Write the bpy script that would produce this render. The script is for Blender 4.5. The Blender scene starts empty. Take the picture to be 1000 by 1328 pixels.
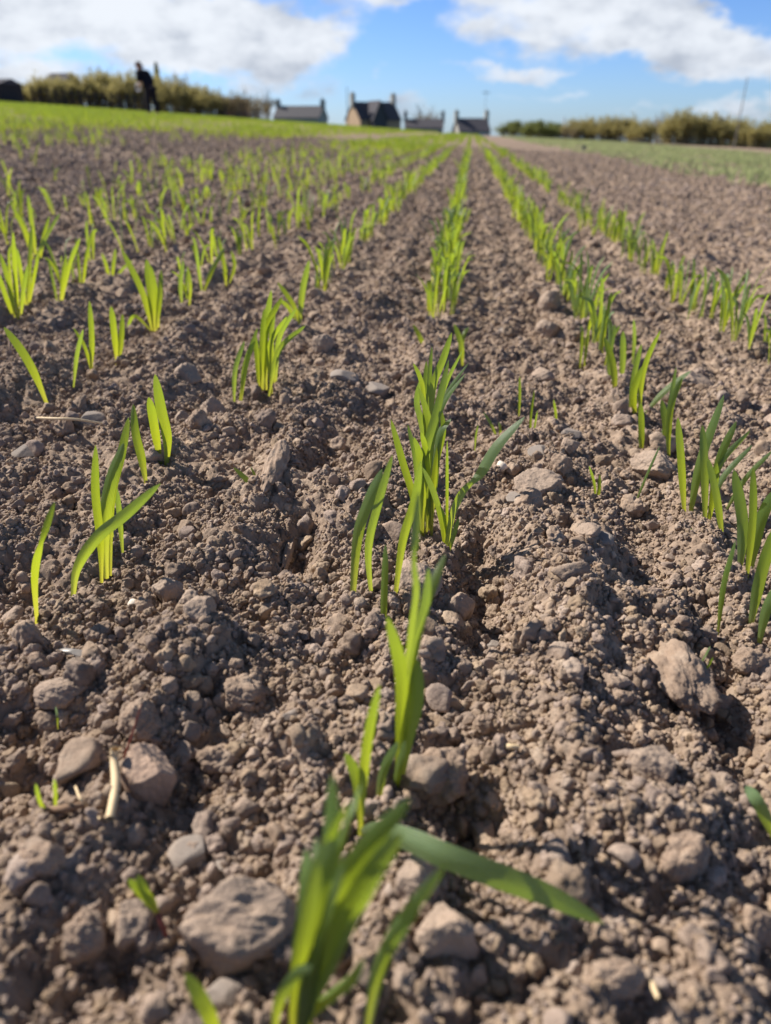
import bpy, bmesh, math, random
import numpy as np
from mathutils import Vector, Matrix
random.seed(7); RNG = np.random.default_rng(11)
R = math.radians
C = bpy.context.scene.collection
scene = bpy.context.scene

# ------------------------------------------------------------------ camera, sky, sun, exposure
CAM_H = 0.25
PITCH = R(27.25); YAW = R(5.91)
F_PX = 959.0; CX, CY = 500.0, 664.0           # focal length in photo pixels (1000 x 1328)
cam_d = bpy.data.cameras.new("camera"); cam = bpy.data.objects.new("camera", cam_d); C.objects.link(cam)
cam.location = (0, 0, CAM_H); cam.rotation_euler = (math.pi/2 - PITCH, 0, YAW)
cam_d.sensor_fit = 'VERTICAL'; cam_d.sensor_height = 34.6; cam_d.sensor_width = 26.05
cam_d.lens = 34.6 * F_PX / 1328.0
cam_d.clip_start = 0.01; cam_d.clip_end = 6000
cam_d.dof.use_dof = True; cam_d.dof.focus_distance = 0.50; cam_d.dof.aperture_fstop = 6.7
scene.camera = cam

SUN_TO = Vector((-0.82, 0.38, 0.72)).normalized()     # direction from the ground to the sun
sun_el = math.asin(SUN_TO.z); sun_az = math.atan2(SUN_TO.x, SUN_TO.y)
sun_d = bpy.data.lights.new("sun", 'SUN'); sun_d.energy = 5.0; sun_d.angle = R(0.53); sun_d.color = (1.0, 0.94, 0.85)
sun = bpy.data.objects.new("sun", sun_d); C.objects.link(sun)
sun.rotation_euler = SUN_TO.to_track_quat('Z', 'Y').to_euler()

scene.view_settings.view_transform = 'Standard'; scene.view_settings.look = 'None'
scene.view_settings.gamma = 1.0; scene.view_settings.use_curve_mapping = False
scene.view_settings.exposure = 0.70
scene.cycles.use_denoising = True
scene.cycles.max_bounces = 6; scene.cycles.transparent_max_bounces = 6

def ray_dir(px, py):
    v = Vector(((px-CX)/F_PX, -(py-CY)/F_PX, -1.0))
    return (cam.rotation_euler.to_matrix() @ v).normalized()
def az_el(px, py):
    d = ray_dir(px, py); return math.atan2(d.x, d.y), math.asin(d.z)

world = bpy.data.worlds.new("World"); scene.world = world; world.use_nodes = True
nt = world.node_tree; N = nt.nodes; L = nt.links; N.clear()
SKY_STR = 0.075
def wm(op, a, b=None, c=None, clamp=False):
    n = N.new('ShaderNodeMath'); n.operation = op; n.use_clamp = clamp
    for i, v in enumerate((a, b, c)):
        if v is None: continue
        if isinstance(v, (int, float)): n.inputs[i].default_value = v
        else: L.new(v, n.inputs[i])
    return n.outputs[0]
sky = N.new('ShaderNodeTexSky'); sky.sky_type = 'NISHITA'; sky.sun_disc = False
sky.sun_elevation = sun_el; sky.sun_rotation = sun_az; sky.air_density = 1.0; sky.dust_density = 0.35; sky.ozone_density = 2.2
tc = N.new('ShaderNodeTexCoord'); sep = N.new('ShaderNodeSeparateXYZ'); L.new(tc.outputs['Generated'], sep.inputs[0])
azn = wm('ARCTAN2', sep.outputs[0], sep.outputs[1]); eln = wm('ARCSINE', sep.outputs[2])
cmb = N.new('ShaderNodeCombineXYZ'); L.new(azn, cmb.inputs[0]); L.new(wm('MULTIPLY', eln, 2.0), cmb.inputs[1])
def wnoise(scale, detail, rough, off=(0, 0, 0)):
    mp = N.new('ShaderNodeMapping'); mp.inputs['Location'].default_value = off; L.new(cmb.outputs[0], mp.inputs[0])
    n = N.new('ShaderNodeTexNoise'); n.inputs['Scale'].default_value = scale; n.inputs['Detail'].default_value = detail
    n.inputs['Roughness'].default_value = rough; L.new(mp.outputs[0], n.inputs['Vector']); return n.outputs[0]
n1 = wnoise(9.0, 7, 0.55); n2 = wnoise(22.0, 5, 0.55, (3, 1, 0)); n3 = wnoise(3.0, 4, 0.5, (7, 2, 1))
# cumulus banks: photo-frame centre, half-width, half-height
blobs = [(150, 35, 280, 62, 1.1), (335, 75, 120, 52, 1.1), (20, 100, 70, 16, .8), (60, 10, 220, 40, 1.0),
         (560, -24, 185, 32, .95), (800, 25, 215, 52, 1.15), (920, 70, 160, 34, 1.1), (665, 90, 75, 11, 0.75),
         (690, 122, 60, 8, 0.45), (545, 128, 40, 13, 0.55), (980, 130, 70, 13, 0.8), (850, 140, 40, 10, .5), (515, 88, 14, 6, .5),
         (990, -10, 40, 50, -0.6), (700, 45, 30, 8, .3), (460, 150, 200, 10, .35)]
wz = wm('SUBTRACT', wnoise(6.0, 5, .6, (5, 8, 3)), .5); wz2 = wm('SUBTRACT', wnoise(8.0, 5, .6, (15, 2, 9)), .5)
azw = wm('ADD', azn, wm('MULTIPLY', wz, .26)); elw = wm('ADD', eln, wm('MULTIPLY', wz2, .085))
acc = None
for (bx, by, hw, hh, amp) in blobs:
    a0, e0 = az_el(bx, by); a1, _ = az_el(bx+hw, by); _, e1 = az_el(bx, by-hh)
    sa = abs(a1-a0); se = abs(e1-e0)
    dx = wm('MULTIPLY', wm('SUBTRACT', azw, a0), 1/sa); dy = wm('MULTIPLY', wm('SUBTRACT', elw, e0), 1/se)
    r2 = wm('ADD', wm('MULTIPLY', dx, dx), wm('MULTIPLY', dy, dy))
    g = wm('MULTIPLY', wm('EXPONENT', wm('MULTIPLY', wm('MULTIPLY', r2, r2), -0.9)), amp)
    acc = g if acc is None else wm('ADD', acc, g)
# scattered cloud over the rest of the sky, above the frame and behind the camera
hi = wm('MULTIPLY', wm('SMOOTH_MIN', wm('MULTIPLY', wm('SUBTRACT', eln, 0.28), 4.0), 1.0, 0.2, clamp=True), wm('MULTIPLY', wm('SUBTRACT', n3, 0.56), 4.0))
acc = wm('ADD', acc, wm('MAXIMUM', hi, 0.0))
dens = wm('ADD', acc, wm('MULTIPLY', wm('SUBTRACT', n1, 0.5), 2.6)); dens = wm('ADD', dens, wm('MULTIPLY', wm('SUBTRACT', n2, 0.5), 0.5))
mr = N.new('ShaderNodeMapRange'); mr.interpolation_type = 'SMOOTHSTEP'; L.new(dens, mr.inputs[0])
mr.inputs[1].default_value = 0.18; mr.inputs[2].default_value = 1.05
core = N.new('ShaderNodeMapRange'); core.interpolation_type = 'SMOOTHSTEP'; L.new(wm('ADD', wm('MULTIPLY', wm('SUBTRACT', wnoise(7.0, 5, .6, (11, 4, 2)), .5), 3.2), wm('MULTIPLY', wm('SUBTRACT', n2, .5), 1.2)), core.inputs[0])
core.inputs[1].default_value = -0.45; core.inputs[2].default_value = 0.85
ccol = N.new('ShaderNodeMix'); ccol.data_type = 'RGBA'; L.new(core.outputs[0], ccol.inputs[0])
kk = 1.0/SKY_STR
ccol.inputs[6].default_value = (0.54*kk, 0.57*kk, 0.615*kk, 1); ccol.inputs[7].default_value = (0.26*kk, 0.295*kk, 0.36*kk, 1)
skm = N.new('ShaderNodeMix'); skm.data_type = 'RGBA'; skm.blend_type = 'MULTIPLY'; skm.inputs[0].default_value = 1.0
L.new(sky.outputs[0], skm.inputs[6]); 
hzm = N.new('ShaderNodeMapRange'); L.new(eln, hzm.inputs[0]); hzm.inputs[1].default_value = 0.0; hzm.inputs[2].default_value = 0.22
tnt = N.new('ShaderNodeMix'); tnt.data_type = 'RGBA'; L.new(hzm.outputs[0], tnt.inputs[0])
tnt.inputs[6].default_value = (0.62, 0.86, 1.40, 1); tnt.inputs[7].default_value = (0.46, 0.68, 1.15, 1)
hzm2 = N.new('ShaderNodeMapRange'); L.new(eln, hzm2.inputs[0]); hzm2.inputs[1].default_value = 0.22; hzm2.inputs[2].default_value = 0.5
tn2 = N.new('ShaderNodeMix'); tn2.data_type = 'RGBA'; L.new(hzm2.outputs[0], tn2.inputs[0]); L.new(tnt.outputs[2], tn2.inputs[6])
tn2.inputs[7].default_value = (0.66, 0.66, 0.68, 1); L.new(tn2.outputs[2], skm.inputs[7])
mx = N.new('ShaderNodeMix'); mx.data_type = 'RGBA'; L.new(mr.outputs[0], mx.inputs[0]); L.new(skm.outputs[2], mx.inputs[6]); L.new(ccol.outputs[2], mx.inputs[7])
bg = N.new('ShaderNodeBackground'); bg.inputs[1].default_value = SKY_STR; L.new(mx.outputs[2], bg.inputs[0])
wo = N.new('ShaderNodeOutputWorld'); L.new(bg.outputs[0], wo.inputs[0])

# ------------------------------------------------------------------ node helpers and materials
class NT:
    def __init__(s, name):
        s.m = bpy.data.materials.new(name); s.m.use_nodes = True; s.t = s.m.node_tree; s.t.nodes.clear()
        s.out = s.t.nodes.new('ShaderNodeOutputMaterial')
    def n(s, typ, ins=None, **props):
        x = s.t.nodes.new(typ)
        for k, v in props.items(): setattr(x, k, v)
        for k, v in (ins or {}).items():
            if hasattr(v, 'is_linked') or isinstance(v, bpy.types.NodeSocket): s.t.links.new(v, x.inputs[k])
            else: x.inputs[k].default_value = v
        return x
    def noise(s, scale, detail=4, rough=.55, vec=None):
        return s.n('ShaderNodeTexNoise', {'Scale': scale, 'Detail': detail, 'Roughness': rough, **({'Vector': vec} if vec else {})})
    def ramp(s, fac, stops):
        x = s.n('ShaderNodeValToRGB', {'Fac': fac}); e = x.color_ramp.elements
        while len(e) < len(stops): e.new(0.5)
        for i, (p, c) in enumerate(stops): e[i].position = p; e[i].color = (*c, 1)
        return x.outputs[0]
    def mix(s, f, a, b, blend='MIX'):
        x = s.t.nodes.new('ShaderNodeMix'); x.data_type = 'RGBA'; x.blend_type = blend
        for i, v in ((0, f), (6, a), (7, b)):
            if isinstance(v, bpy.types.NodeSocket): s.t.links.new(v, x.inputs[i])
            else: x.inputs[i].default_value = v if i == 0 else (*v, 1)
        return x.outputs[2]
    def math(s, op, a, b=0.0, clamp=False):
        x = s.t.nodes.new('ShaderNodeMath'); x.operation = op; x.use_clamp = clamp
        for i, v in enumerate((a, b)):
            if isinstance(v, bpy.types.NodeSocket): s.t.links.new(v, x.inputs[i])
            else: x.inputs[i].default_value = v
        return x.outputs[0]
    def done(s, sh): s.t.links.new(sh, s.out.inputs[0]); return s.m

SOIL_A = (0.342, 0.250, 0.184); SOIL_B = (0.200, 0.147, 0.110); SOIL_C = (0.43, 0.335, 0.255)
def soil_material(name, scale_obj=False, tint=(1, 1, 1), rnd=0.0, dark=1.0):
    a = NT(name); geo = a.n('ShaderNodeNewGeometry')
    oi = a.n('ShaderNodeObjectInfo')
    P = geo.outputs['Position']
    big = a.noise(9, 4, .6, P).outputs[0]; mid = a.noise(90, 5, .62, P).outputs[0]; fine = a.noise(900, 3, .6, P).outputs[0]
    c1 = a.ramp(mid, [(0.30, SOIL_B), (0.5, SOIL_A), (0.72, SOIL_C)])
    c2 = a.mix(a.math('MULTIPLY', a.math('SUBTRACT', big, 0.42), 1.6, True), c1, (0.215, 0.158, 0.119))
    c3 = a.mix(a.math('MULTIPLY', a.math('SUBTRACT', fine, 0.5), 1.5, True), c2, (0.42, 0.325, 0.25))
    c = a.mix(1.0, c3, tuple(t*dark for t in tint), 'MULTIPLY')
    if rnd:
        v = a.n('ShaderNodeHueSaturation', {'Color': c, 'Hue': a.math('ADD', 0.492, a.math('MULTIPLY', oi.outputs['Random'], 0.014)),
              'Saturation': a.math('ADD', .82, a.math('MULTIPLY', oi.outputs['Random'], .3)),
              'Value': a.math('ADD', 1-rnd, a.math('MULTIPLY', a.math('FRACT', a.math('MULTIPLY', oi.outputs['Random'], 17.3)), 2*rnd))})
        c = v.outputs[0]
    h = a.math('ADD', a.math('MULTIPLY', a.noise(500, 5, .65, P).outputs[0], 1.0), a.math('MULTIPLY', a.noise(1900, 3, .6, P).outputs[0], .4))
    b = a.n('ShaderNodeBump', {'Strength': 0.9, 'Distance': 0.0012, 'Height': h})
    p = a.n('ShaderNodeBsdfPrincipled', {'Base Color': c, 'Roughness': 0.95, 'Specular IOR Level': 0.12, 'Normal': b.outputs[0]})
    return a.done(p.outputs[0])
M_CLOD = soil_material('clod_soil', rnd=.17)
M_LUMP = soil_material('lump_soil', tint=(1.0, .99, .99))

def ground_material():
    a = NT('ground_soil'); geo = a.n('ShaderNodeNewGeometry'); P = geo.outputs['Position']
    big = a.noise(9, 4, .6, P).outputs[0]; mid = a.noise(90, 5, .62, P).outputs[0]; fine = a.noise(900, 3, .6, P).outputs[0]
    c1 = a.ramp(mid, [(0.30, SOIL_B), (0.5, SOIL_A), (0.72, SOIL_C)])
    c2 = a.mix(a.math('MULTIPLY', a.math('SUBTRACT', big, 0.42), 1.6, True), c1, (0.215, 0.158, 0.119))
    c3 = a.mix(a.math('MULTIPLY', a.math('SUBTRACT', fine, 0.5), 1.5, True), c2, (0.42, 0.325, 0.25))
    # beyond the crop the land is pasture
    sp = a.n('ShaderNodeSeparateXYZ', {0: P})
    far = a.n('ShaderNodeMapRange', {0: a.n('ShaderNodeVectorMath', {0: P}, operation='LENGTH').outputs['Value'], 1: 62.0, 2: 75.0}).outputs[0]
    c4 = a.mix(far, c3, (0.075, 0.11, 0.028))
    h = a.math('ADD', a.math('MULTIPLY', a.noise(330, 6, .68, P).outputs[0], 1.0), a.math('MULTIPLY', a.noise(1900, 3, .6, P).outputs[0], .3))
    b = a.n('ShaderNodeBump', {'Strength': 0.9, 'Distance': 0.0022, 'Height': h})
    h2 = a.noise(26, 7, .72, P).outputs[0]
    nearf = a.n('ShaderNodeMapRange', {0: sp.outputs[1], 1: 2.5, 2: 6.0}).outputs[0]
    b2 = a.n('ShaderNodeBump', {'Strength': nearf, 'Distance': 0.05, 'Height': h2, 'Normal': b.outputs[0]})
    p = a.n('ShaderNodeBsdfPrincipled', {'Base Color': c4, 'Roughness': 0.95, 'Specular IOR Level': 0.1, 'Normal': b2.outputs[0]})
    return a.done(p.outputs[0])
M_GROUND = ground_material()

def stone_material(name, ca, cb, bump=.5, scale=120, dust=.5):
    a = NT(name); tcn = a.n('ShaderNodeNewGeometry'); P = tcn.outputs['Position']
    n1 = a.noise(scale, 5, .6, P).outputs[0]; n2 = a.noise(scale*7, 4, .6, P).outputs[0]; n3 = a.noise(scale*.35, 3, .5, P).outputs[0]
    c = a.mix(n1, ca, cb); c = a.mix(a.math('MULTIPLY', a.math('SUBTRACT', n3, .38), 2*dust*2, True), c, (0.36, 0.262, 0.195))
    c = a.mix(a.math('MULTIPLY', a.math('SUBTRACT', n2, .55), 2, True), c, tuple(x*.55 for x in cb))
    b = a.n('ShaderNodeBump', {'Strength': bump, 'Distance': 0.0012, 'Height': a.math('ADD', n1, a.math('MULTIPLY', n2, .6))})
    p = a.n('ShaderNodeBsdfPrincipled', {'Base Color': c, 'Roughness': 0.85, 'Specular IOR Level': 0.25, 'Normal': b.outputs[0]})
    return a.done(p.outputs[0])
M_STONE = stone_material('dusty_stone', (0.40, 0.30, 0.225), (0.25, 0.19, 0.148), .9)
M_SLATE = stone_material('grey_slate', (0.30, 0.25, 0.21), (0.22, 0.185, 0.16), .5, dust=.25)
M_PALE = stone_material('pale_chip', (0.80, 0.70, 0.58), (0.66, 0.56, 0.46), .2, dust=.05)
M_RUSTY = stone_material('ochre_stone', (0.42, 0.28, 0.19), (0.34, 0.24, 0.19), .6)

def quartz_material():
    a = NT('quartz'); n1 = a.noise(160, 5, .6, a.n('ShaderNodeNewGeometry').outputs['Position']).outputs[0]
    p = a.n('ShaderNodeBsdfPrincipled', {'Base Color': a.mix(n1, (.50, .47, .44), (.30, .26, .23)), 'Roughness': .3, 'Transmission Weight': .35, 'IOR': 1.5})
    return a.done(p.outputs[0])
M_QUARTZ = quartz_material()

def leaf_material(name, young=0.0, far=False):
    a = NT(name)
    at = a.n('ShaderNodeAttribute', attribute_name='along'); ac = a.n('ShaderNodeAttribute', attribute_name='across'); av = a.n('ShaderNodeAttribute', attribute_name='tone')
    t = at.outputs['Fac']; s = ac.outputs['Fac']; v = av.outputs['Fac']
    # veins run along the blade
    vein = a.math('SINE', a.math('MULTIPLY', s, 33.0)); vein = a.math('MULTIPLY', a.math('ADD', vein, 1.0), .5)
    base = a.ramp(t, [(0.0, (0.34, 0.38, 0.09)), (0.22, (0.19, 0.27, 0.045)), (0.7, (0.13, 0.225, 0.05)), (1.0, (0.10, 0.18, 0.065))])
    blue = a.mix(a.math('MULTIPLY', v, .8), base, (0.27, 0.38, 0.24))
    spots = a.noise(240, 3, .5, a.n('ShaderNodeNewGeometry').outputs['Position']).outputs[0]
    refl = a.mix(a.math('MULTIPLY', vein, .42), blue, (0.045, 0.12, 0.022)); refl = a.mix(a.math('MULTIPLY', a.math('SUBTRACT', spots, .5), .8, True), refl, (0.2, 0.3, 0.08))
    tr = a.ramp(t, [(0.0, (0.80, 0.70, 0.08)), (0.3, (0.53, 0.57, 0.022)), (0.8, (0.38, 0.47, 0.028)), (1.0, (0.30, 0.38, 0.04))])
    tr = a.mix(a.math('MULTIPLY', vein, .48), tr, (0.27, 0.38, 0.004))
    tr = a.mix(a.math('MULTIPLY', v, .45), tr, (0.22, 0.36, 0.04))
    bmp = a.n('ShaderNodeBump', {'Strength': .35, 'Distance': .0004, 'Height': vein})
    p = a.n('ShaderNodeBsdfPrincipled', {'Base Color': refl, 'Roughness': .42, 'Specular IOR Level': .45, 'Normal': bmp.outputs[0], 'Sheen Weight': .12})
    tl = a.n('ShaderNodeBsdfTranslucent', {'Color': tr, 'Normal': bmp.outputs[0]})
    ms = a.n('ShaderNodeMixShader', {0: .55, 1: p.outputs[0], 2: tl.outputs[0]})
    return a.done(ms.outputs[0])
M_LEAF = leaf_material('leaf_green')

def foliage_mat(name, c1, c2):
    a = NT(name); oi = a.n('ShaderNodeTexCoord'); n_ = a.noise(1.3, 4, .6, oi.outputs['Object']).outputs[0]
    c = a.mix(n_, c1, c2); p = a.n('ShaderNodeBsdfPrincipled', {'Base Color': c, 'Roughness': .6, 'Specular IOR Level': .2}); tl = a.n('ShaderNodeBsdfTranslucent', {'Color': c})
    return a.done(a.n('ShaderNodeMixShader', {0: .5, 1: p.outputs[0], 2: tl.outputs[0]}).outputs[0])
def plain(name, col, rough=.8, var=.25, scale=30, spec=.2, bump=0.0):
    a = NT(name); n1 = a.noise(scale, 4, .6, a.n('ShaderNodeTexCoord').outputs['Object']).outputs[0]
    c = a.mix(n1, tuple(x*(1-var) for x in col), tuple(min(1, x*(1+var)) for x in col))
    ins = {'Base Color': c, 'Roughness': rough, 'Specular IOR Level': spec}
    if bump: ins['Normal'] = a.n('ShaderNodeBump', {'Strength': .5, 'Distance': bump, 'Height': n1}).outputs[0]
    return a.done(a.n('ShaderNodeBsdfPrincipled', ins).outputs[0])
M_COVER = foliage_mat('ground_cover_green', (0.34, 0.40, 0.15), (0.45, 0.47, 0.24))
M_STRAW = plain('dry_straw', (0.66, 0.50, 0.30), .6, .25, 300)
M_TWIG = plain('dead_twig', (0.22, 0.14, 0.09), .8, .3, 200)
M_RED = plain('red_stem', (0.20, 0.06, 0.045), .5, .2, 200)

# ------------------------------------------------------------------ noise in numpy
def hsh(ix, iy, seed):
    h = (ix.astype(np.int64)*374761393 + iy.astype(np.int64)*668265263 + seed*974634777) & 0xFFFFFFFF
    h = ((h ^ (h >> 13))*1274126177) & 0xFFFFFFFF; h = ((h ^ (h >> 16))*2246822519) & 0xFFFFFFFF
    return ((h ^ (h >> 15)) & 0xFFFFFF)/float(0xFFFFFF)
def vnoise(x, y, s, seed):
    x = x/s; y = y/s; ix = np.floor(x); iy = np.floor(y); fx = x-ix; fy = y-iy
    fx = fx*fx*(3-2*fx); fy = fy*fy*(3-2*fy)
    a = hsh(ix, iy, seed); b = hsh(ix+1, iy, seed); c = hsh(ix, iy+1, seed); d = hsh(ix+1, iy+1, seed)
    return (a*(1-fx)+b*fx)*(1-fy)+(c*(1-fx)+d*fx)*fy
def fbm(x, y, s, seed, o=4):
    r = 0; a = 1; t = 0
    for i in range(o): r = r+a*vnoise(x, y, s, seed+i*13); t += a; a *= .5; s *= .5
    return r/t
def lumps(x, y, s, seed, fill=.75):
    wx = x+(vnoise(x, y, s*.45, seed+5)-.5)*s*.42; wy = y+(vnoise(x, y, s*.45, seed+6)-.5)*s*.42
    cx = np.floor(wx/s); cy = np.floor(wy/s); best = np.zeros_like(x)
    for i in (-1, 0, 1):
        for j in (-1, 0, 1):
            gx = cx+i; gy = cy+j; u = hsh(gx, gy, seed+1)
            fx = (gx+hsh(gx, gy, seed+2))*s; fy = (gy+hsh(gx, gy, seed+3))*s
            r = s*(.28+.55*u*u); on = hsh(gx, gy, seed+4) < fill
            an = hsh(gx, gy, seed+7)*math.pi; st = 1+.6*hsh(gx, gy, seed+8)
            dx = wx-fx; dy = wy-fy; ex = (dx*np.cos(an)+dy*np.sin(an))/st; ey = -dx*np.sin(an)+dy*np.cos(an)
            q = 1-(ex*ex+ey*ey)/(r*r)
            h = np.where(on & (q > 0), r*np.sqrt(np.maximum(q, 0))*.8, 0)
            best = np.maximum(best, h)
    return best
def sstep(a, b, x):
    t = np.clip((x-a)/(b-a), 0, 1); return t*t*(3-2*t)

def macro(x, y):
    x = np.asarray(x, float); y = np.asarray(y, float)
    r = np.hypot(x, y)
    z = -0.045*x + 0.019*np.maximum(0, -x-.8) + 0.006*np.maximum(0, x-1.0)
    z = z*np.clip(90/np.maximum(r, 90), 0, 1)
    z = z - 2.1*sstep(62, 125, r) - 0.012*np.maximum(0, r-165)
    return z
def terrain_pt(px, py):
    d = ray_dir(px, py); o = cam.location; t = 0.0
    lo, hi = 0.02, 400.0
    # march then bisect on the smooth land form
    tt = 0.05; prev = tt
    while tt < 500:
        p = o+d*tt
        if p.z < float(macro(p.x, p.y)): break
        prev = tt; tt *= 1.03
    lo, hi = prev, tt
    for _ in range(40):
        m = (lo+hi)/2; p = o+d*m
        if p.z < float(macro(p.x, p.y)): hi = m
        else: lo = m
    return o+d*hi
# hollows (-) and mounds (+) read off the photograph: centre, half sizes in photo px, height in m
HOLLOWS = [(430, 585, 22, 42, -.022), (388, 700, 22, 48, -.022), (632, 770, 34, 75, -.024), (620, 700, 18, 26, -.013), (612, 1080, 42, 60, -.016), (388, 1345, 80, 60, -.006),
           (30, 745, 45, 40, -.012), (40, 990, 60, 50, -.013), (120, 1262, 70, 60, -.016), (925, 900, 34, 40, -.013), (500, 545, 26, 20, -.008),
           (265, 1005, 40, 50, -.014), (760, 1175, 60, 30, -.010), (330, 800, 50, 25, -.008), (560, 340, 26, 60, -.010), (960, 960, 30, 30, -.008), (860, 1165, 50, 40, -.008),
           (350, 615, 26, 65, .012), (735, 760, 60, 65, .013), (300, 690, 55, 55, .010), (720, 960, 80, 70, .010), (850, 1080, 80, 60, .008), (110, 700, 60, 40, .006), (200, 850, 90, 60, .006), (455, 690, 40, 60, .005), (800, 600, 60, 40, .006)]
HL = []
for (hx, hy, hw, hh, dz) in HOLLOWS:
    hw *= 1.25; hh *= 1.3
    p = terrain_pt(hx, hy); pw = terrain_pt(hx+hw, hy); ph = terrain_pt(hx, hy-hh)
    HL.append((p.x, p.y, (pw-p).length, min((ph-p).length, 3*(pw-p).length), dz))
def relief(x, y):
    r = np.hypot(x, y)
    f = lambda size: np.clip(1.6 - r*0.0016*2.2/size, 0, 1)      # a bump smaller than the mesh can carry fades out
    z = (fbm(x, y, .09, 3, 3)-.5)*.020 + (fbm(x, y, .03, 9, 3)-.5)*.010
    z = z + 0.0035*np.cos((x+.0345)/.2085*4*math.pi) + (fbm(x, y*.28, .05, 15, 3)-.5)*.022
    for (a, b, w, l, dz) in HL: z = z+1.1*dz*np.exp(-(((x-a)/w)**2+((y-b)/l)**2))
    z = z + lumps(x, y, .040, 21, .42)*.42
    z = z + lumps(x, y, .017, 31, .6)*.5*f(.02)
    z = z + lumps(x, y, .0095, 41, .8)*.7*f(.01)
    z = z + lumps(x, y, .005, 51, .8)*.7*f(.005)
    return (z-RMEAN)*sstep(120, 60, r)
RMEAN = 0.0
_q = np.random.default_rng(1); RMEAN = float(np.mean(relief(_q.uniform(-.6, .6, 20000), _q.uniform(.2, 1.4, 20000))))
print('relief mean', RMEAN)
def height(x, y):
    return macro(x, y)+relief(np.atleast_1d(np.asarray(x, float)), np.atleast_1d(np.asarray(y, float)))
def hz(x, y): return float(height(x, y)[0])

# ------------------------------------------------------------------ object helpers
def link(name, me, mat=None, parent=None):
    o = bpy.data.objects.new(name, me); C.objects.link(o)
    if mat is not None: me.materials.append(mat)
    if parent is not None: o.parent = parent
    return o
def tag(o, label=None, cat=None, group=None, kind=None):
    if label: o['label'] = label
    if cat: o['category'] = cat
    if group: o['group'] = group
    if kind: o['kind'] = kind
    return o
def thing(name, label, cat, loc=(0, 0, 0), rz=0, group=None):
    o = bpy.data.objects.new(name, None); C.objects.link(o); o.location = loc; o.rotation_euler = (0, 0, rz)
    o.empty_display_size = .02
    return tag(o, label, cat, group)
def np_mesh(name, verts, faces, smooth=True):
    me = bpy.data.meshes.new(name); verts = np.asarray(verts, np.float32); faces = np.asarray(faces, np.int32)
    me.vertices.add(len(verts)); me.vertices.foreach_set('co', verts.ravel())
    k = faces.shape[1]; me.loops.add(faces.size); me.loops.foreach_set('vertex_index', faces.ravel())
    me.polygons.add(len(faces)); me.polygons.foreach_set('loop_start', np.arange(0, faces.size, k, dtype=np.int32))
    me.update(calc_edges=True); 
    if smooth: me.polygons.foreach_set('use_smooth', np.ones(len(faces), bool))
    return me
def set_attr(me, name, arr):
    a = me.attributes.new(name, 'FLOAT', 'POINT'); a.data.foreach_set('value', np.asarray(arr, np.float32))

# ------------------------------------------------------------------ ground
def build_ground():
    az = np.concatenate([np.arange(-180, -70, 2.0), np.arange(-70, -50, .4), np.arange(-50, 39, .095), np.arange(39, 70, .4), np.arange(70, 180, 2.0)])
    az = np.radians(az)
    r = [0.03, .07]; x = .11
    while x < 5: r.append(x); x *= 1.0021 if x > .17 else 1.02
    while x < 14: r.append(x); x *= 1.004
    while x < 4000: r.append(x); x *= 1.02
    r = np.array(r); na, nr = len(az), len(r)
    A, Rr = np.meshgrid(az, r); X = (Rr*np.sin(A)).ravel(); Y = (Rr*np.cos(A)).ravel()
    Z = macro(X, Y)+relief(X, Y)
    i, j = np.meshgrid(np.arange(nr-1), np.arange(na), indexing='ij'); jn = (j+1) % na
    f = np.stack([i*na+j, i*na+jn, (i+1)*na+jn, (i+1)*na+j], -1).reshape(-1, 4)
    f = f[:, ::-1]
    me = np_mesh('ground', np.stack([X, Y, Z], 1), f)
    o = link('ground', me, M_GROUND); tag(o, kind='structure'); return o
build_ground()

# ------------------------------------------------------------------ clods
def ico(sub):
    bm = bmesh.new(); bmesh.ops.create_icosphere(bm, subdivisions=sub, radius=1)
    v = np.array([p.co[:] for p in bm.verts]); f = np.array([[q.index for q in p.verts] for p in bm.faces]); bm.free(); return v, f
ICO = {s: ico(s) for s in (2, 3, 4, 5, 6)}
def n3(v, s, seed):      # cheap 3-D noise from three planes of 2-D noise
    return (vnoise(v[:, 0]+seed, v[:, 1]+v[:, 2]*.37, s, seed)+vnoise(v[:, 1]+7, v[:, 2]+v[:, 0]*.41, s, seed+1)+vnoise(v[:, 2]+3, v[:, 0]+v[:, 1]*.33, s, seed+2))/3
def rock_verts(sub, seed, facets=9, sharp=.75, lump=.0, fine=.03, crumb=.0):
    rg = np.random.default_rng(seed); v, f = ICO[sub]; v = v.copy()
    nrm = rg.normal(size=(facets, 3)); nrm /= np.linalg.norm(nrm, axis=1)[:, None]; d = rg.uniform(.62, 1.0, facets)
    dots = v@nrm.T; rr = np.where(dots > .05, d/np.maximum(dots, .05), 9.0)
    p = 10 + 30*sharp; r = (np.sum(np.minimum(rr, 3)**-p, axis=1)+1.15**-p)**(-1/p)
    r = np.minimum(r, 1.25)
    if lump: r = r*(1+lump*(n3(v*1.0, .55, seed % 97)-.5)*2)
    if crumb:                       # aggregated crumbs: many small domes on the surface
        k = 140; c = rg.normal(size=(k, 3)); c /= np.linalg.norm(c, axis=1)[:, None]; rad = rg.uniform(.12, .30, k)
        best = np.zeros(len(v))
        for q in range(k):
            dd = 1-np.sum((v-c[q])**2, axis=1)/rad[q]**2; best = np.maximum(best, np.sqrt(np.maximum(dd, 0))*rad[q])
        r = r*(1-crumb*.14)+crumb*best*.75
    v2 = v*r[:, None]
    r2 = (n3(v2, .18, seed % 91+3)-.5)*fine*2+(n3(v2, .07, seed % 91+9)-.5)*fine
    return v2*(1+r2[:, None]), f
protos = bpy.data.collections.new('clod_shapes')
NP_ = 0
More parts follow.
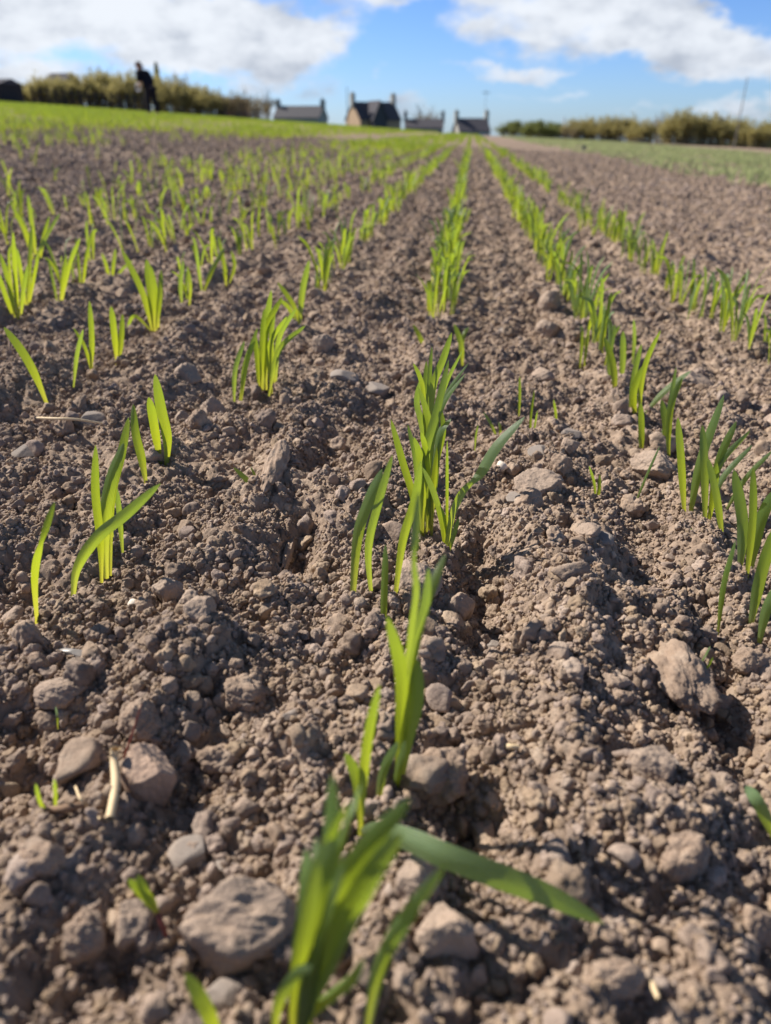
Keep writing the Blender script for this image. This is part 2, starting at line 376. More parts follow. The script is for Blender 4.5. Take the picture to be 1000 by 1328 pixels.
def proto(sub, seed, mat, **k):
    global NP_
    v, f = rock_verts(sub, seed, **k); me = np_mesh('clod_%03d' % NP_, v, f); me.materials.append(mat)
    o = bpy.data.objects.new('clod_%03d' % NP_, me); protos.objects.link(o); NP_ += 1
for q in range(10): proto(3, 100+q, M_CLOD, facets=7, sharp=.5, lump=.42, fine=.16, crumb=.0)       # 0-9 small rounded grains
for q in range(10): proto(4, 200+q, M_CLOD, facets=7, sharp=.6, lump=.42, fine=.16, crumb=.7)     # 10-19 crumbly aggregates
for q in range(6): proto(4, 300+q, M_CLOD, facets=7, sharp=1.0, lump=.14, fine=.07, crumb=.0)        # 20-25 angular stones
def scatter():
    X = []; S = []; I = []
    def tier(dens, smin, smax, r0, r1, ids, probs, pw=2.6, clump=.0):
        a0, a1 = (R(-54), R(44)) if r1 <= 1.3 else (R(-41), R(30)); area = .5*(a1-a0)*(r1*r1-r0*r0); n = int(dens*area)
        r = np.sqrt(RNG.uniform(r0*r0, r1*r1, n)); a = RNG.uniform(a0, a1, n); x = r*np.sin(a); y = r*np.cos(a)
        if clump:
            keep = RNG.uniform(size=n) < np.clip((fbm(x, y, .05, 77, 3)-.5)*clump*3+.65, .12, 1); x = x[keep]; y = y[keep]; n = len(x)
        u = RNG.uniform(size=n); s = (smin**(1-pw)+u*(smax**(1-pw)-smin**(1-pw)))**(1/(1-pw))
        X.append(np.stack([x, y], 1)); S.append(s); I.append(RNG.choice(ids, n, p=probs))
    sm = list(range(0, 10)); ag = list(range(10, 20)); an = list(range(20, 26))
    def w(a, b, c): return np.array([a/10]*10+[b/10]*10+[c/6]*6)/(a+b+c)
    al = sm+ag+an
    tier(150000, .0007, .0012, .13, .80, sm, np.ones(10)/10, clump=.8)
    tier(88000, .0011, .0019, .13, 1.25, al, w(.7, .2, .1), clump=.8)
    tier(19000, .0018, .0034, .12, 2.6, al, w(.35, .5, .15), clump=.5)
    tier(2300, .0034, .0062, .12, 5.0, al, w(.1, .65, .25), clump=.3)
    tier(230, .0062, .0105, .16, 9.0, ag+an, np.array([.75/10]*10+[.25/6]*6))
    tier(5000, .004, .009, 2.4, 4.5, al, w(.2, .6, .2)); tier(420, .008, .016, 4.0, 14.0, al, w(.2, .6, .2))
    tier(60000, .0012, .0024, .12, .42, al, w(.5, .3, .2)); tier(6500, .0026, .0052, .12, .42, al, w(.2, .5, .3))
    P = np.concatenate(X); s = np.concatenate(S); idx = np.concatenate(I)
    z = height(P[:, 0], P[:, 1]) + s*RNG.uniform(-.15, .55, len(s))
    pts = np.stack([P[:, 0], P[:, 1], z], 1); n = len(s)
    me = bpy.data.meshes.new('soil_clods'); me.vertices.add(n); me.vertices.foreach_set('co', pts.astype(np.float32).ravel())
    a = me.attributes.new('scl', 'FLOAT_VECTOR', 'POINT')
    sv = s[:, None]*RNG.uniform(.72, 1.2, (n, 3)); sv[:, 2] *= .85; a.data.foreach_set('vector', sv.astype(np.float32).ravel())
    a = me.attributes.new('rot', 'FLOAT_VECTOR', 'POINT'); a.data.foreach_set('vector', RNG.uniform(0, 6.28, (n, 3)).astype(np.float32).ravel())
    a = me.attributes.new('idx', 'INT', 'POINT'); a.data.foreach_set('value', idx.astype(np.int32))
    o = link('soil_clods', me); tag(o, 'brown dry crumbs and clods of soil lying loose over the seedbed', 'soil', kind='stuff')
    g = bpy.data.node_groups.new('clod_scatter', 'GeometryNodeTree')
    g.interface.new_socket('Geometry', in_out='INPUT', socket_type='NodeSocketGeometry'); g.interface.new_socket('Geometry', in_out='OUTPUT', socket_type='NodeSocketGeometry')
    nn = g.nodes; gi = nn.new('NodeGroupInput'); go = nn.new('NodeGroupOutput')
    ci = nn.new('GeometryNodeCollectionInfo'); ci.inputs['Collection'].default_value = protos; ci.inputs['Separate Children'].default_value = True; ci.inputs['Reset Children'].default_value = True
    ip = nn.new('GeometryNodeInstanceOnPoints'); ip.inputs['Pick Instance'].default_value = True
    def attr(nm, t):
        q = nn.new('GeometryNodeInputNamedAttribute'); q.data_type = t; q.inputs['Name'].default_value = nm; return q.outputs[0]
    er = nn.new('FunctionNodeEulerToRotation')
    g.links.new(gi.outputs[0], ip.inputs['Points']); g.links.new(ci.outputs[0], ip.inputs['Instance'])
    g.links.new(attr('idx', 'INT'), ip.inputs['Instance Index']); g.links.new(attr('rot', 'FLOAT_VECTOR'), er.inputs[0])
    g.links.new(er.outputs[0], ip.inputs['Rotation']); g.links.new(attr('scl', 'FLOAT_VECTOR'), ip.inputs['Scale']); g.links.new(ip.outputs[0], go.inputs[0])
    md = o.modifiers.new('scatter', 'NODES'); md.node_group = g
    print('clods', n)
scatter()

# ------------------------------------------------------------------ stones and big lumps of earth, one object each
fwd_h = Vector((-math.sin(YAW), math.cos(YAW), 0))
ROCKS = [  # x, y, w, h (photo px), kind, spin in degrees, label
 (312, 1198, 165, 104, 'smooth', 28, 'largest smooth rounded stone at the bottom left beside the foreground seedling'),
 (196, 1003, 74, 84, 'ochre', 40, 'angular stone with an orange patch beside the upright straw'),
 (185, 945, 66, 62, 'lump', 10, 'rough soil lump directly behind the orange-patched angular stone'),
 (283, 972, 62, 48, 'lump', 60, 'oval earth lump right of the orange-patched stone across the dark hollow'),
 (240, 1094, 56, 50, 'slate', 15, 'flat grey square-cornered slate above the largest smooth stone'),
 (287, 1108, 18, 26, 'slate', 70, 'tiny grey slate chip right of the flat square slate'),
 (291, 1276, 62, 46, 'slate', 0, 'flat grey chip lying just below the largest smooth stone'),
 (578, 1218, 92, 78, 'smooth', -20, 'squarish pale stone at the bottom centre under the arching leaf'),
 (540, 1163, 66, 58, 'stone', 20, 'pale sloping stone half hidden behind the arching leaf'),
 (570, 997, 82, 78, 'lump', 35, 'large round dark-sided clod right of the near centre-row seedling'),
 (628, 1046, 36, 66, 'stone', -30, 'upright oblong stone right of the large round dark-sided clod'),
 (606, 1090, 56, 30, 'slate', 8, 'thin layered grey slab beside the base of the arching leaf'),
 (595, 778, 46, 56, 'stone', -35, 'angular stone standing at the edge of the dark groove right of the centre row'),
 (641, 812, 24, 30, 'slate', 10, 'small grey stone in the dark groove below the angular stone'),
 (542, 768, 70, 52, 'stone', 5, 'flat stone behind the bases of the centre-row leaves'),
 (695, 636, 72, 46, 'stone', 12, 'broad flat-topped stone right of the long arching centre leaf'),
 (727, 618, 34, 44, 'lump', 70, 'dark lump touching the right end of the broad flat-topped stone'),
 (672, 652, 36, 20, 'slate', 25, 'thin tilted flake in front of the broad flat-topped stone'),
 (684, 672, 42, 36, 'lump', 12, 'small lump below the thin tilted flake'),
 (698, 600, 32, 22, 'slate', 28, 'small wedge slab behind the broad flat-topped stone'),
 (651, 614, 16, 18, 'pale', 50, 'small bright cream chip left of the broad flat-topped stone'),
 (738, 578, 28, 30, 'slate', 0, 'small dark stone above the broad flat-topped stone'),
 (737, 597, 28, 24, 'stone', 20, 'small pale stone touching the dark stone above the broad flat-topped stone'),
 (874, 866, 72, 112, 'lump', 15, 'largest elongated earth clod, upright, right of the centre groove'),
 (975, 858, 60, 50, 'lump', 60, 'big crumbly clod at the right edge below the right-hand row'),
 (820, 985, 32, 40, 'slate', 30, 'grey slate-coloured stone below the largest elongated clod'),
 (838, 1022, 60, 50, 'stone', 0, 'pale stone just below the grey slate-coloured stone'),
 (872, 1012, 30, 44, 'slate', 50, 'narrow oval pebble right of the pale stone'),
 (932, 1018, 38, 26, 'stone', 10, 'smooth oval pebble near the right edge, right of the narrow oval pebble'),
 (264, 831, 44, 38, 'stone', 5, 'round stone left of centre below the wedge-shaped stone'),
 (248, 793, 40, 54, 'stone', -50, 'wedge-shaped stone leaning beside the round stone'),
 (219, 770, 44, 50, 'stone', 30, 'blocky stone left of the wedge-shaped stone'),
 (40, 826, 50, 60, 'lump', 0, 'rounded clod at the left edge in front of the single leaf'),
 (9, 782, 32, 46, 'stone', 10, 'stone cut by the left edge beside the leftmost leaf'),
 (80, 892, 72, 42, 'stone', 0, 'low flat pale stone at the left below the glassy shard'),
 (175, 786, 18, 19, 'pale2', 40, 'small cream pebble between the left seedlings and the wedge-shaped stone'),
 (52, 858, 30, 26, 'lump', 60, 'small round clod left of the glassy shard'),
 (131, 828, 38, 36, 'lump', 0, 'dark crumbly clod right above the glassy shard'),
 (33, 574, 40, 28, 'slate', 5, 'dark flat stone at the left edge under the dry straw'),
 (82, 555, 32, 40, 'lump', 20, 'dark blocky clod crossed by the dry straw'),
 (120, 543, 40, 24, 'slate', 0, 'grey flat stone right of the dry straw'),
 (278, 529, 42, 34, 'stone', 15, 'pale stone left of the clustered leaves of the first left row'),
 (236, 538, 22, 30, 'stone', 60, 'small stone left of the pale stone by the first left row'),
 (244, 492, 40, 30, 'stone', 20, 'low stone behind the pale stone by the first left row'),
 (420, 455, 32, 40, 'stone', 70, 'pale upright stone between the first left row and the centre row'),
 (447, 500, 40, 24, 'slate', 30, 'dark slab below the pale upright stone between the rows'),
 (488, 505, 40, 26, 'slate', 10, 'dark slab left of the leafy centre clump'),
 (360, 615, 32, 98, 'lump', -8, 'long narrow ridge-like clod pointing away beside the left groove'),
 (372, 690, 16, 60, 'lump', -5, 'thin upright clod below the long narrow ridge-like clod'),
 (262, 560, 34, 36, 'lump', 0, 'rough clod between the left seedling pair and the small leaning sprout'),
 (318, 897, 62, 46, 'lump', 20, 'knobbly clod left of the centre row above the dark hollow'),
 (712, 400, 30, 36, 'stone', 40, 'pale stone left of the first right row, higher of two'),
 (710, 431, 34, 26, 'stone', 10, 'pale stone left of the first right row, lower of two'),
 (655, 428, 24, 22, 'slate', 0, 'small dark grey stone right of the far centre clump'),
 (850, 614, 66, 42, 'stone', 12, 'flat reddish stone in the first right row behind its leaves'),
 (858, 580, 50, 34, 'stone', 30, 'flat stone behind the leaves of the first right row, smaller of two'),
 (905, 488, 52, 26, 'stone', 5, 'long flat pale stone right of the first right row'),
 (775, 728, 34, 26, 'slate', 5, 'rounded grey stone on the mound right of the centre groove'),
 (757, 726, 36, 26, 'stone', 0, 'pale pebble touching the rounded grey stone on the mound'),
 (172, 1192, 60, 66, 'stone', 60, 'dark-sided stone left of the largest smooth stone behind the red stem'),
 (60, 1130, 74, 50, 'lump', 0, 'wide clod at the left edge beneath the dead twig'),
 (110, 1210, 60, 70, 'lump', 40, 'tall clod left of the red-stemmed sprout'),
 (880, 1130, 74, 54, 'lump', 10, 'broad clod at the lower right overhanging a dark hollow'),
 (790, 1290, 90, 50, 'lump', 15, 'low clod at the bottom edge right of the arching leaf'),
 (980, 1200, 50, 60, 'lump', 60, 'clod cut by the right edge in the lower corner'),
 (712, 842, 24, 22, 'lump', 5, 'round clod on the crumbly bank right of the groove'),
 (660, 888, 26, 26, 'stone', 25, 'small stone below the groove right of the centre row'),
 (500, 990, 10, 10, 'lump', 0, 'tiny round crumb by the near centre seedling'),
 (625, 942, 26, 30, 'lump', 45, 'small pointed clod above the upright oblong stone'),
 (380, 940, 26, 30, 'slate', 75, 'slate flake standing in crumbs left of the near centre-row leaves'),
 (820, 650, 40, 34, 'lump', 15, 'clod beside the thin leaning stem right of the mound'),
 (700, 485, 36, 20, 'stone', 18, 'low flat stone far behind the arching centre leaf'),
]
ROCK_XY = []
def build_rock(i, rk):
    x, y, w, h, kind, spin, label = rk
    p = terrain_pt(x, y+h*.12); z = (p-cam.location).dot(ray_dir(CX, CY))
    wm_ = .93*w*z/F_PX; hm = .93*h*z/F_PX
    e = math.asin(min(1, (cam.location.z-p.z)/(p-cam.location).length))
    dep = min(wm_*1.0, hm/math.sin(e)*.8); hgt = (hm**2-(dep*math.sin(e))**2)
    hgt = math.sqrt(hgt)/math.cos(e) if hgt > 0 else .3*wm_
    if h > 1.4*w: dep = hm/math.sin(e)*.80; hgt = wm_*.85
    hgt = max(hgt, .30*wm_); hgt = min(hgt, 1.0*wm_ if kind != 'lump' or h <= 1.6*w else wm_)
    if kind == 'slate': hgt = min(hgt, .42*wm_)
    kw = {'smooth': dict(facets=8, sharp=.6, lump=.26, fine=.10), 'ochre': dict(facets=8, sharp=1.2, lump=.08, fine=.07),
          'stone': dict(facets=10, sharp=1.1, lump=.16, fine=.11), 'slate': dict(facets=9, sharp=1.0, lump=.04, fine=.015),
          'pale': dict(facets=7, sharp=1.0, lump=.04, fine=.01), 'pale2': dict(facets=7, sharp=.3, lump=.1, fine=.01),
          'lump': dict(facets=9, sharp=.6, lump=.26, fine=.12, crumb=.5)}[kind]
    v, f = rock_verts(6 if w > 50 else 5, 1000+i*7, **kw)
    sp = R(spin); ca, sa = math.cos(sp*.35), math.sin(sp*.35)
    v = v@np.array([[ca, 0, sa], [0, 1, 0], [-sa, 0, ca]]).T
    for ax in range(3): v[:, ax] = (v[:, ax]-(v[:, ax].max()+v[:, ax].min())/2)/((v[:, ax].max()-v[:, ax].min())/2)
    v = v*np.array([wm_/2, dep/2, hgt/2*1.25])
    me = np_mesh('rock', v, f)
    mat = {'smooth': M_STONE, 'ochre': M_RUSTY, 'stone': M_STONE, 'slate': M_SLATE, 'pale': M_PALE, 'pale2': M_PALE, 'lump': M_LUMP}[kind]
    nm = 'soil_clod' if kind == 'lump' else 'stone'
    o = link(nm, me, mat); zz = float(macro(p.x, p.y))
    gx = np.array([p.x+dx*wm_*.4 for dx in (-1, 0, 1, 0, 0)]); gy = np.array([p.y+dy*dep*.4 for dy in (0, 0, 0, 1, -1)])
    zz = float(np.mean(height(gx, gy)))
    ROCK_XY.append((p.x, p.y, max(wm_, dep)/2, zz+hgt*.8))
    o.location = (p.x, p.y, zz+hgt*.24); o.rotation_euler = (0, 0, YAW+sp*.25)
    tag(o, label, 'clod' if kind == 'lump' else 'stone', 'lumps of earth on the seedbed' if kind == 'lump' else 'stones on the seedbed')
for i, rk in enumerate(ROCKS): build_rock(i, rk)

# ------------------------------------------------------------------ leaves
CAM_R = cam.rotation_euler.to_matrix(); AXIS = CAM_R @ Vector((0, 0, -1))
def on_plane(px, py, D):       # point on the ray at horizontal forward distance D
    d = ray_dir(px, py); t = D/d.dot(fwd_h); return cam.location+d*t
def catmull(P, n):
    P = [np.array(p) for p in P]
    if len(P) == 2: return np.array([P[0]+(P[1]-P[0])*t for t in np.linspace(0, 1, n)])
    Q = [2*P[0]-P[1]]+P+[2*P[-1]-P[-2]]; seg = len(P)-1; out = []
    for t in np.linspace(0, seg, n):
        k = min(int(t), seg-1); u = t-k; a, b, c, d = Q[k:k+4]
        out.append(.5*((2*b)+(-a+c)*u+(2*a-5*b+4*c-d)*u*u+(-a+3*b-3*c+d)*u**3))
    return np.array(out)
def blade(pts, width, phi=0.0, twist=0.0, fold=.18, waist=None, tone=0.0, view=None, base_w=.42, na=6, wav=0.0, tipround=.5):
    """ribbon along pts; returns verts, faces, along, across, tone"""
    n = len(pts); T = np.gradient(pts, axis=0); T /= np.linalg.norm(T, axis=1)[:, None]+1e-9
    V = []; AL = []; AC = []
    for i in range(n):
        t = i/(n-1)
        w = base_w+(1-base_w)*sstep(0, .42, np.array(t))
        if t > .62: w = w*(1-((t-.62)/.38)**(2.0+tipround))**.62
        if waist is not None: w = w*(1-.55*math.exp(-((t-waist)/.09)**2))
        w = max(w, .03)*width
        vd = view if view is not None else (pts[i]-np.array(cam.location)); vd = vd/np.linalg.norm(vd)
        S = np.cross(T[i], vd); S /= np.linalg.norm(S)+1e-9; Nn = np.cross(S, T[i])
        an = phi+twist*t+wav*math.sin(t*7+phi*3)
        if waist is not None: an += .55*(2*float(sstep(waist-.12, waist+.12, np.array(t)))-1)
        ca, sa = math.cos(an), math.sin(an); S2 = S*ca+Nn*sa; N2 = -S*sa+Nn*ca
        fd = fold*(1.6-1.1*t)
        for k in range(na+1):
            s = k/na*2-1
            V.append(pts[i]+S2*s*w*.5*(1-.15*fd)+N2*(abs(s)**1.3)*w*.5*fd); AL.append(t); AC.append(s)
    F = []
    for i in range(n-1):
        for k in range(na):
            a = i*(na+1)+k; F.append((a, a+1, a+na+2, a+na+1))
    return np.array(V), np.array(F), np.array(AL), np.array(AC), np.full(len(V), tone)
def blades_mesh(name, bl, org=None):
    off = 0; V = []; F = []; A = []; B = []; T = []
    for (v, f, a, b, t) in bl: V.append(v); F.append(f+off); A.append(a); B.append(b); T.append(t); off += len(v)
    V = np.concatenate(V); 
    if org is not None: V = V-np.array(org)
    me = np_mesh(name, V, np.concatenate(F)); set_attr(me, 'along', np.concatenate(A)); set_attr(me, 'across', np.concatenate(B)); set_attr(me, 'tone', np.concatenate(T))
    return me
def seedling_thing(label, leaves, name='seedling', cat='seedling', group='cereal seedlings in the rows', org=None):
    t = thing(name, label, cat, tuple(org), 0, group)
    for bl in leaves:
        o = link('leaf', blades_mesh('leaf', [bl], org), M_LEAF, t)
    return t
rnd = random.Random(5)
def traced(pts, w, lean=None, base=None, phi=None, twist=None, tone=None, waist=None, hts=None, fold=.18, bw=.42):
    """pts: photo px from base to tip. The leaf stands on the ground where its base is seen."""
    b = base or pts[0]; g = terrain_pt(*b); dv = Vector((g.x, g.y, 0)); D = dv.dot(fwd_h)
    g.z = hz(g.x, g.y)-.003
    lean = rnd.uniform(-.012, .012) if lean is None else lean
    P = []
    if hts is not None:
        for (x, y), h_ in zip(pts, hts):
            d = ray_dir(x, y); q = terrain_pt(x, y); zt = float(macro(q.x, q.y))+h_
            # slide back along the ray until h_ above the land
            tq = (zt-cam.location.z)/d.z; P.append(np.array(cam.location+d*tq))
    else:
        L_ = len(pts)-1
        for i, (x, y) in enumerate(pts):
            t = i/L_; P.append(np.array(on_plane(x, y, D+lean*t*t)))
        if base is None: P[0] = P[0]-np.array((0, 0, .005))
        else: P = [np.array(g)]+P
    z = (Vector(P[-1])-cam.location).dot(AXIS)
    return blade(catmull(P, 30), w*z/F_PX*.92, phi=rnd.uniform(-.35, .35) if phi is None else phi, twist=rnd.uniform(-.5, .5) if twist is None else twist,
                 tone=rnd.uniform(0, .5) if tone is None else tone, waist=waist, fold=fold, base_w=bw), g
TR = []
def plant(label, *leaves, **k):
    bl = []; org = None
    for lf in leaves:
        d = dict(lf); pts = d.pop('p'); w = d.pop('w'); b, g = traced(pts, w, **d); bl.append(b); org = org or Vector(g)
    TR.append(org); return seedling_thing(label, bl, org=org, **k)
def lf(p, w, **k): return dict(p=p, w=w, **k)

# foreground plant
FB = (388, 1352)
plant('big out-of-focus seedling at the bottom centre with many broad crossing leaves',
  lf([(400, 1300), (408, 1200), (428, 1090), (431, 1003)], 31, base=FB, lean=.015, tone=0.09, phi=.5),
  lf([(404, 1300), (420, 1180), (448, 1072), (468, 1016)], 25, base=FB, lean=.02, tone=0.27, phi=1.0),
  lf([(400, 1290), (425, 1178), (470, 1108), (532, 1035)], 36, base=FB, lean=.0, tone=0.25, phi=-.5, twist=.4),
  lf([(403, 1290), (430, 1228), (475, 1145), (522, 1078)], 38, base=FB, lean=-.01, tone=0.23, phi=-.3, twist=.2),
  lf([(389, 1300), (396, 1225), (413, 1145), (434, 1088)], 48, base=FB, lean=-.01, tone=0, phi=.1, bw=.9),
  lf([(390, 1300), (392, 1220), (397, 1150), (397, 1100)], 25, base=FB, lean=.015, tone=0.14),
  lf([(400, 1300), (408, 1180), (412, 1130), (410, 1085)], 18, base=FB, lean=.02, tone=0.05),
  lf([(398, 1318), (430, 1290), (455, 1270), (473, 1245)], 25, base=FB, lean=-.01, tone=0.18, phi=.8),
  lf([(384, 1305), (388, 1245), (402, 1180), (414, 1118)], 26, base=FB, lean=-.016, tone=0, phi=-.25, bw=.8),
  lf([(395, 1305), (404, 1250), (428, 1170), (446, 1120)], 20, base=FB, lean=-.014, tone=0, phi=.5, bw=.7),
  lf([(404, 1310), (428, 1262), (462, 1190), (498, 1128)], 18, base=FB, lean=-.014, tone=.1, phi=-.9, bw=.6),
  lf([(393, 1300), (404, 1200), (420, 1110), (452, 1040)], 17, base=FB, lean=.0, tone=.05, phi=-.1, bw=.7),
  lf([(358, 1318), (366, 1290), (385, 1264), (405, 1252)], 19, base=(352, 1350), lean=-.01, tone=0.36))
plant('seedling with one broad drooping bluish leaf arching right over the stones',
  lf([(466, 1088), (487, 1078), (530, 1092), (580, 1114), (650, 1140), (715, 1165), (783, 1198)], 42, hts=[-.002, .016, .027, .031, .028, .022, .015], tone=1.0, phi=-.5, twist=-.1, fold=.25, bw=.5),
  lf([(468, 1088), (466, 1040), (461, 1005), (448, 976)], 17, lean=.0, tone=.25, phi=.2),
  lf([(466, 1090), (472, 1005), (480, 945), (492, 888)], 17, lean=-.006, tone=.15, phi=-.1))
plant('blurred seedling leaf curving up right of the big foreground seedling',
  lf([(470, 1350), (484, 1278), (506, 1220), (534, 1178), (577, 1122)], 22, tone=.5, phi=.1, twist=-.3),
  lf([(474, 1350), (495, 1265), (520, 1215), (545, 1180)], 12, tone=.1, phi=.6))
plant('short blurred blade tip cut by the bottom edge under the smooth stone',
  lf([(290, 1362), (276, 1328), (262, 1298), (240, 1262)], 21, tone=.1))
plant('tall centre-row seedling with a stout stem and five long leaves, just behind the foreground',
  lf([(514, 1026), (520, 952), (520, 870), (502, 799)], 21, tone=.05, phi=.1, lean=-.01),
  lf([(516, 1026), (524, 965), (537, 915), (543, 856)], 27, tone=.45, phi=.3, lean=.0),
  lf([(515, 1026), (526, 905), (537, 832), (552, 786), (556, 736)], 18, tone=.75, phi=-.3, lean=.01),
  lf([(516, 1028), (525, 905), (534, 820), (541, 768), (537, 728), (539, 690), (543, 636)], 16, tone=.8, waist=.70, lean=.01, twist=0),
  lf([(516, 1026), (530, 890), (546, 805), (563, 755), (578, 718)], 14, tone=.15, lean=.02),
  lf([(511, 1028), (516, 1000), (526, 960)], 13, tone=.0),
  lf([(488, 1045), (497, 1000), (517, 962)], 14, tone=.3))
plant('pair of long parallel arching leaves on the left side of the centre row',
  lf([(456, 787), (463, 700), (478, 650), (496, 608)], 17, tone=.45, phi=.2, twist=.2, bw=.5),
  lf([(484, 784), (478, 715), (490, 655), (509, 590)], 13, tone=.75, phi=-.4))
plant('short single upright blade in the centre row beside the parallel arching leaves',
  lf([(496, 820), (498, 765), (500, 706)], 12, tone=.05, bw=.5))
plant('long dark curved single blade in the centre row in front of the flat stone',
  lf([(510, 790), (522, 705), (538, 650), (546, 597)], 14, tone=.35))
plant('Y-shaped seedling with one long twisted leaf arching far to the right',
  lf([(578, 712), (588, 668), (602, 637), (622, 615), (645, 578), (681, 540)], 17, tone=.85, waist=.50, lean=.012, twist=0, phi=-.2, bw=.6),
  lf([(580, 708), (580, 640), (580, 571)], 5, tone=.3),
  lf([(578, 710), (572, 672), (562, 637), (548, 606)], 9, tone=.6),
  lf([(580, 715), (588, 695), (595, 672)], 7, tone=.7), lf([(577, 712), (576, 680), (570, 655)], 8, tone=0))
plant('leftmost splayed blade of the leafy centre clump with its bright upright partners',
  lf([(545, 690), (536, 645), (522, 598), (507, 544)], 11, tone=.1, phi=.2),
  lf([(547, 689), (546, 640), (544, 596)], 10, tone=0), lf([(545, 690), (539, 600), (529, 551)], 7, tone=.9),
  lf([(549, 690), (548, 610), (537, 567)], 11, tone=.2))
plant('yellowish many-leaved seedling in the middle of the leafy centre clump',
  lf([(560, 689), (555, 620), (553, 583), (566, 535), (582, 466)], 13, tone=.8), lf([(558, 688), (556, 620), (562, 565), (576, 522), (604, 484)], 8, tone=.6),
  lf([(560, 690), (562, 640), (566, 600), (575, 560), (572, 530)], 9, tone=0), lf([(553, 688), (555, 620), (557, 560), (553, 533), (543, 503)], 10, tone=.3),
  lf([(558, 688), (563, 630), (570, 565), (585, 543)], 11, tone=.6), lf([(556, 688), (556, 640), (552, 585), (546, 560)], 9, tone=0), lf([(560, 689), (553, 640), (549, 600)], 9, tone=.2))
plant('back seedling of the leafy centre clump with thin pale leaves splayed right',
  lf([(566, 640), (566, 560), (577, 515), (608, 470)], 6, tone=.9), lf([(564, 640), (562, 560), (578, 500), (600, 454)], 6, tone=.8),
  lf([(560, 640), (559, 540), (562, 500), (575, 465), (586, 431)], 11, tone=.6), lf([(556, 638), (549, 560), (541, 522), (546, 490)], 10, tone=1.0),
  lf([(560, 638), (553, 560), (552, 510), (553, 468)], 9, tone=.5), lf([(558, 638), (556, 540), (557, 490), (560, 449)], 7, tone=.8), lf([(556, 638), (550, 520), (545, 490), (536, 471)], 7, tone=.2))
plant('small leaning blade above the left side of the leafy centre clump', lf([(556, 462), (546, 440), (536, 421)], 7, tone=.1))
plant('short forked seedling above the right side of the leafy centre clump', lf([(600, 474), (598, 447), (589, 420)], 8, tone=.2), lf([(597, 462), (601, 436), (608, 424)], 6, tone=.1))
# left rows
plant('leftmost single blade with a pinched waist and thin tip', lf([(46, 799), (46, 747), (54, 702), (71, 651)], 14, tone=.1, waist=.66, twist=0, bw=.5))
plant('seedling on the left with one wide leaf bent over to the right',
  lf([(92, 772), (100, 737), (126, 697), (162, 668), (208, 627)], 18, tone=.65, phi=.1, twist=-.3, fold=.3))
plant('left seedling with two broad upright striped leaves behind the bent-over leaf',
  lf([(130, 747), (130, 700), (124, 640), (124, 577)], 12, tone=.0, phi=.1), lf([(136, 742), (135, 680), (143, 625), (161, 574)], 20, tone=.35, fold=.35, phi=.1),
  lf([(141, 738), (144, 650), (157, 590), (167, 541)], 13, tone=.15))
plant('thin dark blade just right of the striped left seedling', lf([(158, 716), (155, 670), (151, 632)], 8, tone=.8), lf([(146, 706), (143, 670), (148, 650)], 7, tone=.3))
plant('narrow pointed blade left of the paired rounded leaves', lf([(190, 630), (183, 595), (175, 560), (173, 524)], 15, tone=.3, bw=.3))
plant('pair of rounded blades joined at the base in the second left row', lf([(214, 610), (217, 570), (209, 530), (201, 485)], 15, tone=.1, bw=.3), lf([(210, 608), (203, 570), (198, 540), (193, 515)], 13, tone=0, bw=.3))
plant('small forked sprout leaning left next to the ridge-like clod', lf([(345, 652), (330, 633), (303, 606)], 8, tone=.5), lf([(342, 645), (334, 625), (325, 605)], 4, tone=.5))
plant('single slanting blade at the left edge above the dark flat stone', lf([(61, 521), (45, 485), (28, 455), (5, 424)], 12, tone=.15))
plant('straight blade with a bent side leaf near the left edge', lf([(117, 478), (119, 440), (116, 390)], 8, tone=.2), lf([(118, 478), (110, 450), (95, 425)], 5, tone=.1))
plant('bluish narrow blade left of the straight blade', lf([(94, 497), (100, 460), (108, 427)], 6, tone=.9))
plant('bright V-shaped seedling between the left edge and the tall left tuft', lf([(151, 468), (148, 430), (144, 397)], 9, tone=0), lf([(153, 466), (157, 440), (159, 407)], 8, tone=.05))
plant('tall bright tuft in the second left row with one leaf falling left', lf([(197, 425), (185, 380), (157, 322)], 9, tone=.1), lf([(199, 425), (196, 380), (190, 336)], 12, tone=.05), lf([(202, 423), (207, 385), (209, 350)], 8, tone=.2), lf([(195, 424), (175, 410), (165, 425)], 5, tone=.3), lf([(205, 420), (203, 390), (196, 345)], 8, tone=0))
plant('left part of the leaf cluster in the first left row, with bluish blades', lf([(303, 521), (305, 480), (317, 442)], 7, tone=1), lf([(312, 514), (318, 475), (330, 440)], 8, tone=.6), lf([(310, 514), (320, 470), (334, 425)], 7, tone=.3))
plant('middle part of the leaf cluster in the first left row, tall bright leaves', lf([(336, 502), (334, 470), (330, 430)], 8, tone=.0), lf([(340, 500), (343, 440), (352, 376)], 10, tone=.4), lf([(345, 500), (345, 430), (366, 385)], 9, tone=.05), lf([(338, 502), (340, 450), (343, 400)], 9, tone=.1))
plant('right part of the leaf cluster in the first left row, leaves splayed right', lf([(348, 508), (362, 455), (396, 422)], 8, tone=.6), lf([(357, 496), (362, 440), (384, 400)], 8, tone=.8), lf([(352, 505), (350, 450), (372, 410)], 8, tone=.1), lf([(356, 497), (352, 440), (356, 400)], 7, tone=.3))
plant('leftmost dense tuft cut by the left edge, blades leaning left', lf([(20, 412), (12, 370), (0, 328)], 7, tone=.1), lf([(23, 412), (20, 360), (17, 300)], 7, tone=.0), lf([(26, 410), (30, 380), (36, 343)], 6, tone=.5), lf([(18, 410), (8, 385), (-4, 350)], 7, tone=.1))
